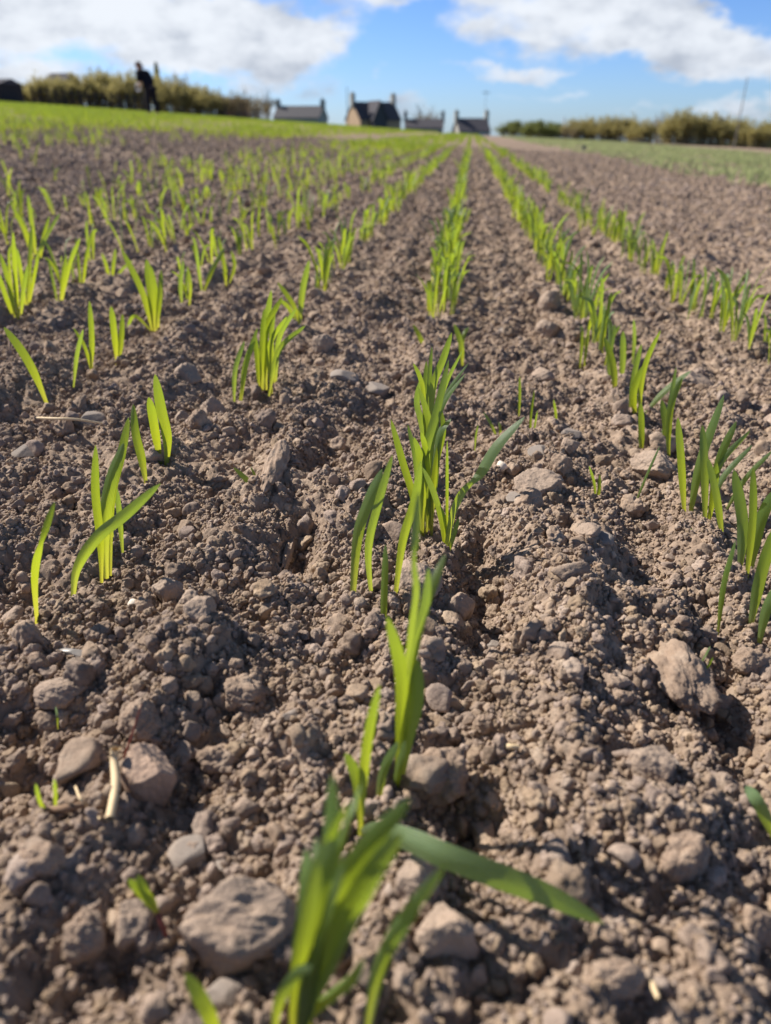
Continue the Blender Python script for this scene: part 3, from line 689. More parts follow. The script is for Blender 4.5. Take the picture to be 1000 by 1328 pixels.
plant('tall tuft just right of the leftmost dense tuft, one pale blade leaning right', lf([(33, 398), (28, 360), (22, 322)], 6, tone=.1), lf([(34, 398), (38, 345), (41, 290)], 7, tone=.3), lf([(40, 345), (58, 310), (78, 276)], 5, tone=.8), lf([(36, 397), (44, 360), (50, 330)], 5, tone=.0))
plant('open three-bladed tuft third from the left edge', lf([(74, 392), (68, 362), (62, 335)], 5, tone=.8), lf([(77, 392), (82, 360), (86, 330)], 6, tone=.1), lf([(79, 390), (90, 345), (104, 308)], 6, tone=.3))
plant('far tuft near the left edge with bright crossed blades', lf([(45, 342), (32, 300), (14, 262)], 6, tone=.05), lf([(47, 342), (42, 295), (36, 252)], 6, tone=.3), lf([(50, 342), (56, 310), (64, 280)], 5, tone=.1))
plant('slim two-bladed plant between the left-edge tufts and the tall bright tuft', lf([(104, 378), (102, 345), (98, 308)], 5, tone=.5), lf([(106, 378), (111, 340), (119, 300)], 5, tone=.1))
plant('short splayed tuft touching the back of the tall bright left tuft', lf([(142, 365), (138, 345), (132, 328)], 5, tone=.1), lf([(144, 365), (147, 345), (150, 322)], 5, tone=.2), lf([(146, 364), (158, 350), (172, 338)], 4, tone=.7))
plant('bluish upright pair of blades right of the tall bright left tuft', lf([(236, 395), (234, 368), (238, 338)], 6, tone=1.0), lf([(245, 394), (247, 370), (243, 345)], 5, tone=.2))
plant('seedling with one bright leaf leaning right, before the leaf cluster of the first left row', lf([(262, 378), (274, 352), (292, 320)], 7, tone=.1), lf([(262, 378), (258, 350), (255, 325)], 5, tone=.9), lf([(293, 368), (291, 345), (283, 306)], 6, tone=.05), lf([(296, 366), (304, 345), (300, 325)], 5, tone=.2))
plant('forked seedling behind the leaf cluster in the first left row', lf([(390, 420), (380, 395), (360, 366)], 7, tone=.1), lf([(388, 422), (392, 380), (401, 337)], 9, tone=.6), lf([(385, 420), (375, 400), (362, 388)], 6, tone=.1))
# first right row
plant('front-most seedling of the first right row, a pale blade cut by the edge', lf([(986, 830), (994, 790), (1012, 755)], 14, tone=.5))
plant('wide blade of the first right row rising to the right edge above the pale blade', lf([(974, 810), (986, 750), (1006, 682)], 17, tone=.5, phi=.1))
plant('slender yellow-green single blade in front of the first right row', lf([(933, 815), (938, 760), (954, 701)], 9, tone=.05))
plant('upright reddish-tinged blade with a broad partner leaning to the right edge', lf([(969, 758), (976, 680), (977, 606)], 11, tone=.3), lf([(972, 745), (985, 680), (1004, 636)], 16, tone=.15))
plant('broad blunt dark blade standing alone in the first right row', lf([(961, 737), (963, 680), (952, 609)], 16, tone=.85, phi=.1))
plant('dense seedling of the first right row, leaves fanned to the right',
  lf([(916, 685), (914, 610), (911, 551)], 11, tone=.6), lf([(940, 700), (930, 645), (918, 594)], 11, tone=.5), lf([(921, 664), (932, 600), (955, 546)], 11, tone=.15), lf([(922, 664), (933, 605), (973, 558)], 8, tone=.8), lf([(922, 662), (936, 622), (976, 577)], 8, tone=.8), lf([(938, 664), (966, 622), (1002, 584)], 7, tone=.4), lf([(918, 684), (926, 640), (930, 600)], 9, tone=0))
plant('V of two tall blades behind the dense fan in the first right row', lf([(890, 668), (884, 600), (879, 541)], 12, tone=.3), lf([(895, 670), (908, 600), (939, 512)], 13, tone=.25))
plant('leaning thin reddish stem left of the first right row', lf([(821, 656), (838, 618), (856, 578)], 4, tone=.5))
plant('first right row seedling with bluish thin blade above two stout blades', lf([(852, 582), (865, 545), (877, 476)], 7, tone=1), lf([(862, 588), (864, 555), (858, 518)], 10, tone=.4), lf([(869, 597), (867, 560), (872, 520), (885, 490)], 9, tone=.05))
plant('single blade below the tall tangled seedling in the first right row', lf([(832, 590), (832, 560), (831, 522)], 9, tone=.1))
plant('tall tangled seedling of the first right row with one leaf falling right',
  lf([(817, 537), (822, 490), (832, 446)], 8, tone=.7), lf([(830, 545), (832, 500), (840, 465), (857, 428)], 9, tone=.1), lf([(821, 480), (823, 440), (822, 414)], 6, tone=.9), lf([(836, 532), (862, 507), (896, 481)], 9, tone=.6), lf([(826, 543), (822, 510), (833, 475)], 10, tone=.05))
plant('pair of stout blades in the first right row before its dense stretch', lf([(799, 513), (795, 475), (784, 437)], 10, tone=.2), lf([(806, 499), (808, 465), (808, 429)], 9, tone=.7), lf([(795, 500), (790, 470), (798, 420)], 7, tone=.9))
plant('blurred green blade entering from the right edge low in the picture', lf([(1012, 1085), (986, 1046), (967, 1019)], 18, tone=.9), )
# small weeds
def weed(label, *l): return plant(label, *l, name='weed', cat='weed', group='tiny weeds between the rows')
weed('tiny forked weed on the bank right of the broad flat-topped stone', lf([(773, 648), (771, 628), (764, 604)], 4, tone=.4), lf([(774, 648), (777, 635), (778, 615)], 5, tone=.1))
weed('thin tall weed behind the tip of the arching centre leaf', lf([(673, 541), (674, 515), (674, 488)], 4, tone=.3))
weed('thin reddish weed right of the arching centre leaf tip', lf([(689, 569), (688, 545), (693, 505)], 4, tone=.1), lf([(690, 568), (694, 550), (697, 532)], 3, tone=.5))
weed('single short weed blade right of the reddish weed', lf([(720, 558), (721, 540), (718, 518)], 4, tone=.2))
weed('small V-shaped weed left of the arching centre leaf tip', lf([(647, 568), (638, 552), (627, 534)], 4, tone=.6), lf([(648, 568), (649, 558), (647, 547)], 4, tone=.1))
weed('dark tiny weed between the leafy clump and the V-shaped weed', lf([(616, 581), (617, 566), (620, 551)], 3, tone=.8))
weed('tiny pale sprout in front of the dense fan of the first right row', lf([(888, 700), (892, 692), (898, 686)], 6, tone=.1))
weed('curled pair of tiny green blades right of the largest elongated clod', lf([(905, 862), (915, 850), (921, 838)], 3, tone=.4), lf([(905, 872), (917, 866), (925, 852)], 3, tone=.4))
weed('pale green sprout on the dead twig at the left edge', lf([(62, 1052), (52, 1040), (46, 1016)], 6, tone=.3), lf([(68, 1050), (72, 1030), (70, 1010)], 6, tone=.5))
weed('tiny sprout below the low flat pale stone', lf([(72, 935), (74, 928), (72, 916)], 3, tone=.3))

# ------------------------------------------------------------------ the rows: the nearest plants singly, the rest as one mass
X0, SP = -0.0345, 0.2085
def row_x(k): return X0+k*SP
def Yrow(k, y_px):      # forward distance on row k that shows at photo height y_px
    lo, hi = .1, 90.0
    for _ in range(50):
        m = (lo+hi)/2; p = Vector((row_x(k), m, float(macro(row_x(k), m))))-cam.location
        q = CAM_R.transposed() @ p; py = CY-q.y/(-q.z)*F_PX
        if py > y_px: lo = m
        else: hi = m
    return lo
def seg(k, ya, yb, per_m): return (k, Yrow(k, ya), Yrow(k, yb), per_m)
SEGS = [seg(0, 422, 300, 62), seg(0, 300, 172, 42),
        seg(1, 480, 256, 46), seg(1, 248, 205, 48), seg(1, 200, 173, 40),
        seg(2, 490, 352, 34), seg(2, 345, 262, 34), seg(2, 252, 210, 34), seg(2, 205, 174, 30),
        seg(-1, 385, 330, 32), seg(-1, 320, 245, 32), seg(-1, 240, 172, 30),
        seg(-2, 392, 300, 20), seg(-2, 300, 172, 26),
        seg(-3, 400, 270, 24), seg(-3, 270, 172, 20), seg(-4, 400, 172, 26), seg(-5, 380, 172, 24), seg(-6, 360, 172, 14), seg(-7, 340, 172, 14)]
def tuft(x, y, h, nl, rg, na=4, n=12, wmul=1.0):
    z = hz(x, y)-.004; out = []
    for q in range(nl):
        a = rg.uniform(0, 6.28); sp_ = rg.uniform(.05, .45)*(1.35 if rg.random() < .2 else 1); hh = h*rg.uniform(.6, 1.05)
        bx = x+rg.uniform(-.004, .004); by = y+rg.uniform(-.004, .004)
        dx, dy = math.cos(a)*hh*sp_, math.sin(a)*hh*sp_
        P = [np.array((bx, by, z)), np.array((bx+dx*.2, by+dy*.2, z+hh*.4)), np.array((bx+dx*.55, by+dy*.55, z+hh*.8)), np.array((bx+dx, by+dy, z+hh*rg.uniform(.85, 1.02)))]
        out.append(blade(catmull(P, n), rg.uniform(.0034, .0060)*wmul, phi=rg.uniform(-1.2, 1.2), twist=rg.uniform(-1, 1), tone=rg.random()**1.6, na=na,
                         view=np.array((rg.uniform(-.5, .5), 1.0, -.2)), fold=.25, waist=None))
    return out
cand = []
rg = random.Random(21)
for (k, ya, yb, per) in SEGS:
    yb = min(yb, 9.0 if k > -3 else 8.0); n = max(1, int((yb-ya)*per))
    for i in range(n):
        y = ya+(yb-ya)*(i+rg.random())/n
        if k <= -2 and rg.random() < .25+.2*math.sin(y*3+k): continue
        x = row_x(k)+rg.gauss(0, .010 if k > -2 else .018)
        if k > -2 and rg.random() > .35+1.1*float(vnoise(np.array([y]), np.array([k*3.3]), .16, 91)[0]): continue
        cand.append((math.hypot(x, y), k, x, y))
cand.sort()
n_single = 300-len(TR)
ORD = 'first second third fourth fifth sixth seventh eighth ninth tenth eleventh twelfth thirteenth fourteenth fifteenth sixteenth seventeenth eighteenth nineteenth twentieth'.split()
TENS = {2: 'twenty', 3: 'thirty', 4: 'forty', 5: 'fifty', 6: 'sixty', 7: 'seventy', 8: 'eighty', 9: 'ninety'}
def ordinal(n):
    if n <= 20: return ORD[n-1]
    t, u = divmod(n, 10)
    if n >= 100: return 'number %d' % n
    return (TENS[t][:-1]+'ieth') if u == 0 else TENS[t]+'-'+ORD[u-1]
ROWN = {0: 'the centre row', 1: 'the first row right of centre', 2: 'the second row right of centre', -1: 'the first row left of centre'}
def rown(k): return ROWN.get(k) or 'the %s row left of centre' % ordinal(-k)
cnt = {}
for (d, k, x, y) in cand[:n_single]:
    if any((Vector((x, y, 0))-Vector((t.x, t.y, 0))).length < .018 for t in TR): continue
    cnt[k] = cnt.get(k, 0)+1; nl = rg.choice((2, 3, 3, 4, 5)); h = rg.uniform(.055, .115)*(1.0 if k > -2 else .95)
    bl = tuft(x, y, h, nl, rg); org = (x, y, hz(x, y)-.003)
    lab = '%s small %s-leaved seedling counting back along %s' % (ordinal(cnt[k]), {2: 'two', 3: 'three', 4: 'four', 5: 'five'}[nl], rown(k))
    if d < 1.7: seedling_thing(lab, bl, org=org)
    else:
        o = link('seedling', blades_mesh('seedling', bl, org), M_LEAF); o.location = org; tag(o, lab, 'seedling', 'cereal seedlings in the rows')
# the rest, nobody could count
mass = []
for (d, k, x, y) in cand[n_single:]: mass += tuft(x, y, rg.uniform(.055, .11), rg.choice((1, 2, 3, 4)), rg, na=1, n=5, wmul=1.0)
def tri_blades(pos, hgt, wid, rngs):
    """vectorised leaning blades, four verts wide-base to tip"""
    n = len(pos); a = rngs.uniform(0, 6.28, n); b = rngs.uniform(0, 6.28, n); ln = rngs.uniform(.1, .5, n)*hgt
    side = np.stack([np.cos(b), np.sin(b)*.4, np.zeros(n)], 1)*wid[:, None]/2
    l = np.stack([np.cos(a)*ln, np.sin(a)*ln, np.zeros(n)], 1); up = np.array((0, 0, 1.0))
    v = []; al = []; ac = []
    for t, w in ((0, .55), (.45, 1.0), (.8, .8), (1.0, .08)):
        c = pos+up*(hgt*t)[:, None]+l*t*t
        v += [c-side*w, c+side*w]; al += [np.full(n, t)]*2; ac += [np.full(n, -1.), np.full(n, 1.)]
    V = np.stack(v, 1).reshape(-1, 3); AL = np.stack(al, 1).ravel(); AC = np.stack(ac, 1).ravel(); base = np.arange(n)*8
    F = np.concatenate([np.stack([base+i, base+i+1, base+i+3, base+i+2], 1) for i in (0, 2, 4)])
    return V, F, AL, AC, np.repeat(rngs.uniform(0, .7, n), 8)
def row_field(xs, y0, y1, dens, rr, hgt=.09, nb=3, grow=.04):
    P = []
    for x in xs:
        ya = y0; yb = min(y1, 68)
        if yb <= ya: continue
        # spacing widens with distance while blades widen too
        n = int(dens*(yb-ya)); y = ya+(yb-ya)*rr.uniform(size=n)
        keep = rr.uniform(size=n) < np.clip(9/np.maximum(y, 9), .12, 1); y = y[keep]
        P.append(np.stack([x+rr.normal(0, .02, len(y)), y], 1))
    P = np.concatenate(P); pm = fbm(P[:, 0], P[:, 1]*.6, 1.1, 83, 3); P = P[rr.uniform(size=len(P)) < np.clip((pm-.34)*4.5, .12, 1)]; P = np.repeat(P, nb, 0)+rr.normal(0, .008, (len(P)*nb, 2)); r = np.hypot(P[:, 0], P[:, 1]); P = P[r < 66]; r = r[r < 66]
    z = macro(P[:, 0], P[:, 1]); pos = np.stack([P[:, 0], P[:, 1], z-.005+.01], 1)
    return tri_blades(pos, rr.uniform(.6, 1.15, len(P))*hgt, (.006*(1+grow*np.maximum(0, r-8))), rr)
rr = np.random.default_rng(5)
mass.append(row_field([row_x(k) for k in range(-2, 3)], 9.0, 66, 34, rr))
mass.append(row_field([row_x(k) for k in range(-7, -2)], 8.0, 66, 26, rr))
mass.append(row_field([-1.75-.2085*i for i in range(4)], 2.0, 66, 1.0, rr))
mass.append(row_field([-2.62-.2085*i for i in range(5)], 2.5, 66, 19, rr))
mass.append(row_field([-3.85-.2085*i for i in range(24)], 2.0, 66, 25, rr))
mass.append(row_field([-8.95-.2085*i for i in range(2)], 3.0, 66, 8, rr))
mass.append(row_field([-9.35-.2085*i for i in range(172)], 3.0, 66, 42, rr))
o = link('seedling_mass', blades_mesh('seedling_mass', mass), M_LEAF)
tag(o, 'countless young green seedlings filling the rows and the rising field far behind', 'seedlings', kind='stuff')
print('mass faces', len(o.data.polygons))
# duller green cover strip on the right
P = []
for i in range(72):
    x = 1.72+.10*i; n = 650; y = rr.uniform(1.2, 60, n); keep = rr.uniform(size=n) < np.clip(8/np.maximum(y, 8), .15, 1)*(.25 if i < 3 else .6 if i < 8 else 1); y = y[keep]
    n = len(y); P.append(np.stack([x+rr.normal(0, .05, n), y], 1))
P = np.concatenate(P); P = P[fbm(P[:, 0], P[:, 1], .5, 61, 3) > .42]; P = np.repeat(P, 3, 0)+rr.normal(0, .02, (len(P)*3, 2)); r = np.hypot(P[:, 0], P[:, 1])
bl = tri_blades(np.stack([P[:, 0], P[:, 1], macro(P[:, 0], P[:, 1])+.008], 1), rr.uniform(.03, .06, len(P)), .011*(1+.05*r), rr)
bl = (bl[0], bl[1], bl[2], bl[3], bl[4]*.3+.7)
o = link('ground_cover', blades_mesh('ground_cover', [bl]), M_COVER); tag(o, 'low dull green ground cover in a strip along the right of the bare soil', 'ground cover', kind='stuff')

# ------------------------------------------------------------------ small litter
def tube(pts, rad, seg=8):
    P = catmull(pts, max(10, 5*len(pts))); T = np.gradient(P, axis=0); T /= np.linalg.norm(T, axis=1)[:, None]; V = []
    rads = np.interp(np.linspace(0, 1, len(P)), np.linspace(0, 1, len(rad)), rad)
    for p, t, r in zip(P, T, rads):
        a = np.cross(t, (0.3, .2, 1)); a /= np.linalg.norm(a); b = np.cross(t, a)
        for k in range(seg): V.append(p+(a*math.cos(k/seg*6.2832)+b*math.sin(k/seg*6.2832))*r)
    F = [(i*seg+k, i*seg+(k+1) % seg, (i+1)*seg+(k+1) % seg, (i+1)*seg+k) for i in range(len(P)-1) for k in range(seg)]
    V.append(P[0]); V.append(P[-1]); c0 = len(V)-2
    F2 = [(k, c0, (k+1) % seg, k) for k in range(0)]
    return np.array(V), np.array(F)
def gp(x, y, h): 
    q = terrain_pt(x, y); zt = hz(q.x, q.y)+h; d = ray_dir(x, y); t = (zt-cam.location.z)/d.z; return np.array(cam.location+d*t)
def tube_obj(name, label, cat, pxh, rad, mat, group=None, parent=None):
    pts = [gp(*p) for p in pxh]; v, f = tube(pts, rad); org = pts[0]
    me = np_mesh(name, v-org, f); o = link(name, me, mat, parent)
    if parent is None: o.location = tuple(org); tag(o, label, cat, group)
    return o, org
tube_obj('straw', 'bleached broken straw standing upright left of the orange-patched stone', 'straw', [(142, 1062, .004), (150, 1020, .007), (148, 985, .012), (150, 970, .016)], [.0016, .0019, .0017, .0021], M_STRAW, 'straws')
tube_obj('straw', 'long dry straw lying level across the dark blocky clod at the left', 'straw', [(48, 542, .012), (75, 543, .016), (100, 544, .014), (133, 549, .010)], [.0011, .0012, .0011, .0008], M_STRAW, 'straws')
tube_obj('straw', 'tiny straw chip right of the large round dark-sided clod', 'straw', [(648, 966, .005), (660, 968, .006), (673, 969, .005)], [.0010, .0014, .0010], M_STRAW, 'straws')
tube_obj('straw', 'thin wavy dry root left of the upright straw', 'straw', [(98, 1020, .006), (104, 1035, .008), (116, 1050, .006), (130, 1062, .005)], [.0005, .0006, .0005], M_STRAW, 'straws')
tube_obj('straw', 'short straw sliver low at the bottom right', 'straw', [(846, 1276, .008), (854, 1296, .008)], [.0011, .0007], M_STRAW, 'straws')
tube_obj('twig', 'brown dead twig lying at the left with a green sprout', 'twig', [(62, 1050, .004), (85, 1048, .008), (110, 1043, .006)], [.0012, .0016, .0012], M_TWIG)
tube_obj('red_stem', 'thin dark red stem rising before the rough soil lump', 'stem', [(160, 985, .004), (172, 950, .016), (184, 912, .030)], [.0004, .0005, .0002], M_RED)
t, org = tube_obj('red_stem', 'red-stemmed sprout with a yellow-green tip left of the smooth stone', 'sprout', [(218, 1222, .001), (211, 1200, .006), (204, 1184, .012)], [.0009, .0009, .0008], M_RED)
a = [gp(204, 1184, .012), gp(192, 1165, .016), gp(166, 1140, .020)]; b1 = blade(catmull(a, 14), .0036, tone=0); a2 = [gp(204, 1184, .012), gp(190, 1160, .017), gp(178, 1134, .022)]; b2 = blade(catmull(a2, 14), .003, tone=0)
for b in (b1, b2): link('leaf', blades_mesh('leaf', [b], org), M_LEAF, t)
def shard():
    p = terrain_pt(95, 845); z = (p-cam.location).dot(AXIS); v, f = rock_verts(5, 4242, facets=14, sharp=1.0, lump=.03, fine=.01)
    for ax in range(3): v[:, ax] /= np.abs(v[:, ax]).max()
    v = v*np.array([25*z/F_PX, 8*z/F_PX, 5.5*z/F_PX]); o = link('quartz_shard', np_mesh('quartz_shard', v, f), M_QUARTZ)
    o.location = (p.x, p.y, hz(p.x, p.y)+.0035); o.rotation_euler = (.25, -.05, YAW-.12); tag(o, 'long glassy translucent shard lying flat on the soil at the left', 'shard')
shard()

# ------------------------------------------------------------------ far things
def at_az(px, dist):
    a, _ = az_el(px, 165); x, y = math.sin(a)*dist, math.cos(a)*dist; return x, y, float(macro(x, y))
def mxy(px_h, dist): return px_h/F_PX*dist*.889     # photo px to metres near the skyline
def box(bm, x0, x1, y0, y1, z0, z1):
    vs = [bm.verts.new(p) for p in ((x0, y0, z0), (x1, y0, z0), (x1, y1, z0), (x0, y1, z0), (x0, y0, z1), (x1, y0, z1), (x1, y1, z1), (x0, y1, z1))]
    for f in ((3, 2, 1, 0), (4, 5, 6, 7), (0, 1, 5, 4), (1, 2, 6, 5), (2, 3, 7, 6), (3, 0, 4, 7)): bm.faces.new([vs[i] for i in f])
def bm_obj(name, bm, mat, parent=None, label=None):
    me = bpy.data.meshes.new(name); bmesh.ops.recalc_face_normals(bm, faces=bm.faces); bm.to_mesh(me); bm.free(); return link(name, me, mat, parent)
M_SLROOF = plain('slate_roof', (0.085, 0.08, 0.09), .9, .25, 6, .1); M_HARL = plain('harled_wall', (0.42, 0.29, 0.19), .9, .12, 5)
M_GREYWALL = plain('grey_wall', (0.36, 0.34, 0.31), .9, .15, 5); M_WHITE = plain('white_paint', (0.75, 0.75, 0.74), .5, .05, 5)
M_GLASS = plain('window_glass', (0.16, 0.24, 0.36), .12, .1, 5, .6); M_BRICKR = plain('red_tiles', (0.26, 0.10, 0.075), .8, .2, 5)
M_LOWROOF = plain('grey_sheet_roof', (0.095, 0.09, 0.095), .7, .2, 5)
def gable_house(name, label, cat, px, dist, wpx, ridge_y, eave_y, rot=0, wall=M_GREYWALL, roof=M_SLROOF, chims=(-1, 1), depth=6.5, crest_y=160, chim_h=.9, wing=False):
    x, y, z = at_az(px, dist); _, er = az_el(px, ridge_y); _, ee = az_el(px, eave_y)
    zr = CAM_H+math.tan(er)*dist; ze = CAM_H+math.tan(ee)*dist; w = (math.tan(az_el(px+wpx/2, 165)[0])-math.tan(az_el(px-wpx/2, 165)[0]))*y/2
    T_ = thing(name, label, cat, (x, y, z-.1), rot); zr -= z-.1; ze = max(ze-(z-.1), .9); d = depth/2
    bm = bmesh.new(); P = [(-w, -d, 0), (w, -d, 0), (w, d, 0), (-w, d, 0), (-w, -d, ze), (w, -d, ze), (w, d, ze), (-w, d, ze), (-w, 0, zr-.12), (w, 0, zr-.12)]
    vs = [bm.verts.new(p) for p in P]
    for f in ((0, 1, 5, 4), (2, 3, 7, 6), (1, 2, 6, 9, 5), (3, 0, 4, 8, 7), (4, 5, 9, 8), (6, 7, 8, 9), (3, 2, 1, 0)): bm.faces.new([vs[i] for i in f])
    bm_obj('wall', bm, wall, T_)
    bm = bmesh.new(); o_ = .25; k = (zr-ze)/d
    for s in (-1, 1):
        q = [(-w-.15, s*(d+o_), ze-k*o_), (w+.15, s*(d+o_), ze-k*o_), (w+.15, 0, zr), (-w-.15, 0, zr)]
        lo = [bm.verts.new(p) for p in q]; hi_ = [bm.verts.new((p[0], p[1], p[2]+.12)) for p in q]
        bm.faces.new(lo); bm.faces.new(hi_)
        for i in range(4): bm.faces.new((lo[i], lo[(i+1) % 4], hi_[(i+1) % 4], hi_[i]))
    rf = bm_obj('roof', bm, roof, T_)
    for c in chims:
        bm = bmesh.new(); box(bm, c*w-.35, c*w+.35, -.5, .5, zr-.7, zr+chim_h); box(bm, c*w-.42, c*w+.42, -.57, .57, zr+chim_h, zr+chim_h+.12)
        for yy in (-.25, .25): box(bm, c*w-.12, c*w+.12, yy-.12, yy+.12, zr+chim_h+.12, zr+chim_h+.45)
        bm_obj('chimney', bm, wall if wall != M_HARL else M_GREYWALL, rf)
    for wx in (-.55, .0, .55):
        if wx == 0:
            bm = bmesh.new(); box(bm, -.5, .5, -d-.06, -d+.02, 0, 2.05); bm_obj('door', bm, M_BRICKR, T_); continue
        bm = bmesh.new(); box(bm, wx*w-.62, wx*w+.62, -d-.05, -d+.02, .85, min(2.1, ze-.05)); fr = bm_obj('window', bm, M_WHITE, T_)
        bm = bmesh.new(); box(bm, wx*w-.5, wx*w+.5, -d-.08, -d-.045, .97, min(1.98, ze-.15)); bm_obj('pane', bm, M_GLASS, fr)
    if wing:
        bm = bmesh.new(); wx0, wx1, dd = -.55*w, .12*w, -d-1.6; zz = zr+.15; xm = (wx0+wx1)/2
        P = [(wx0, dd, 0), (wx1, dd, 0), (wx1, dd, ze), (xm, dd, zz-.15), (wx0, dd, ze)]; a = [bm.verts.new(p) for p in P]; b = [bm.verts.new((p[0], 0, p[2])) for p in P]
        bm.faces.new(a); bm.faces.new(b)
        for i in range(5): bm.faces.new((a[i], a[(i+1) % 5], b[(i+1) % 5], b[i]))
        bm_obj('wing', bm, M_SLROOF, T_)
        bm = bmesh.new()
        for s in (-1, 1):
            xe = xm+s*((wx1-wx0)/2+.2); q = [(xe, dd-.2, ze-.25), (xe, 0, ze-.25), (xm, 0, zz), (xm, dd-.2, zz)]
            lo = [bm.verts.new(p) for p in q]; hi_ = [bm.verts.new((p[0], p[1], p[2]+.12)) for p in q]; bm.faces.new(lo); bm.faces.new(hi_)
            for i in range(4): bm.faces.new((lo[i], lo[(i+1) % 4], hi_[(i+1) % 4], hi_[i]))
        bm_obj('wing_roof', bm, M_SLROOF, T_)
    return T_
gable_house('cottage', 'largest house with a tan gable end, dark front wing and two chimneys', 'house', 484, 165, 58, 133, 155, rot=R(34), wall=M_HARL, wing=True, chim_h=1.3)
gable_house('cottage', 'long low grey-roofed house at the left of the skyline houses', 'house', 391, 150, 58, 138, 153, rot=R(-4), roof=M_LOWROOF, chim_h=.8)
gable_house('cottage', 'lowest house, only a thin dark roof showing, under the bare round tree', 'house', 550, 170, 48, 155, 166, rot=R(3), chim_h=1.3)
gable_house('cottage', 'rightmost small house with a dark slate roof and pale gable', 'house', 611, 168, 40, 154, 170, rot=R(14), chim_h=1.2)
def shed(px, dist, wpx, ty, label, mat, rot=0, nm='shed'):
    x, y, z = at_az(px, dist); _, er = az_el(px, ty); zr = CAM_H+math.tan(er)*dist-z; w = (math.tan(az_el(px+wpx/2, 165)[0])-math.tan(az_el(px-wpx/2, 165)[0]))*y/2
    T_ = thing(nm, label, 'shed', (x, y, z-.05), rot); bm = bmesh.new(); box(bm, -w, w, -1.2, 1.2, 0, zr*.78); bm_obj('wall', bm, mat, T_)
    bm = bmesh.new(); vs = [bm.verts.new(p) for p in ((-w-.1, -1.35, zr*.76), (w+.1, -1.35, zr*.76), (w+.1, 1.35, zr*.76), (-w-.1, 1.35, zr*.76), (-w-.1, 0, zr), (w+.1, 0, zr))]
    for f in ((0, 1, 5, 4), (2, 3, 4, 5), (1, 2, 5), (3, 0, 4), (3, 2, 1, 0)): bm.faces.new([vs[i] for i in f])
    bm_obj('roof', bm, M_SLROOF, T_); bm = bmesh.new(); box(bm, -.4, .4, -1.26, -1.19, 0, zr*.7); bm_obj('door', bm, mat, T_)
M_DARKWOOD = plain('dark_boards', (0.035, 0.032, 0.032), .8, .2, 8)
shed(8, 55, 34, 101, 'small dark shed at the far left edge of the skyline', M_DARKWOOD)
shed(305, 74, 38, 126, 'reddish-brown outbuilding behind the hedge left of the houses', M_BRICKR, R(8), 'outbuilding')
shed(92, 75, 26, 94, 'grey hut roof poking above the hedge left of the person', M_DARKWOOD, R(-5), 'hut')

def pole(px, dist, ty, label, rad=.09, mat=None, arm=False, cat='pole', nm='utility_pole', by=None):
    x, y, z = at_az(px, dist); _, e = az_el(px, ty); h = CAM_H+math.tan(e)*dist-z
    T_ = thing(nm, label, cat, (x, y, z-.1)); v, f = tube([np.array((0, 0, 0.)), np.array((0, 0, h*.5)), np.array((0, 0, h))], [rad, rad*.85, rad*.65], 10)
    link('shaft', np_mesh('shaft', v, f), mat or M_POLE, T_)
    if arm:
        bm = bmesh.new(); box(bm, -.7, .7, -.05, .05, h-.5, h-.38); bm_obj('crossarm', bm, M_POLE, T_)
        for s in (-.6, 0, .6): bm = bmesh.new(); box(bm, s-.04, s+.04, -.04, .04, h-.38, h-.2); bm_obj('insulator', bm, M_WHITE, T_)
    else:
        bm = bmesh.new(); box(bm, -rad, rad, -rad, rad, h, h+rad); bm_obj('cap', bm, mat or M_POLE, T_)
M_POLE = plain('weathered_pole', (0.20, 0.185, 0.17), .85, .2, 9)
pole(957, 48, 99, 'tall thin pole rising above the hedge at the right', .032)
pole(628, 170, 116, 'distant slim pole above the rightmost small house', .05, arm=True)
pole(451, 150, 113, 'slim pole left of the largest house', .09)
pole(731, 60, 152, 'short white post in front of the hedge gap on the right', .07, M_WHITE, nm='post', cat='post')

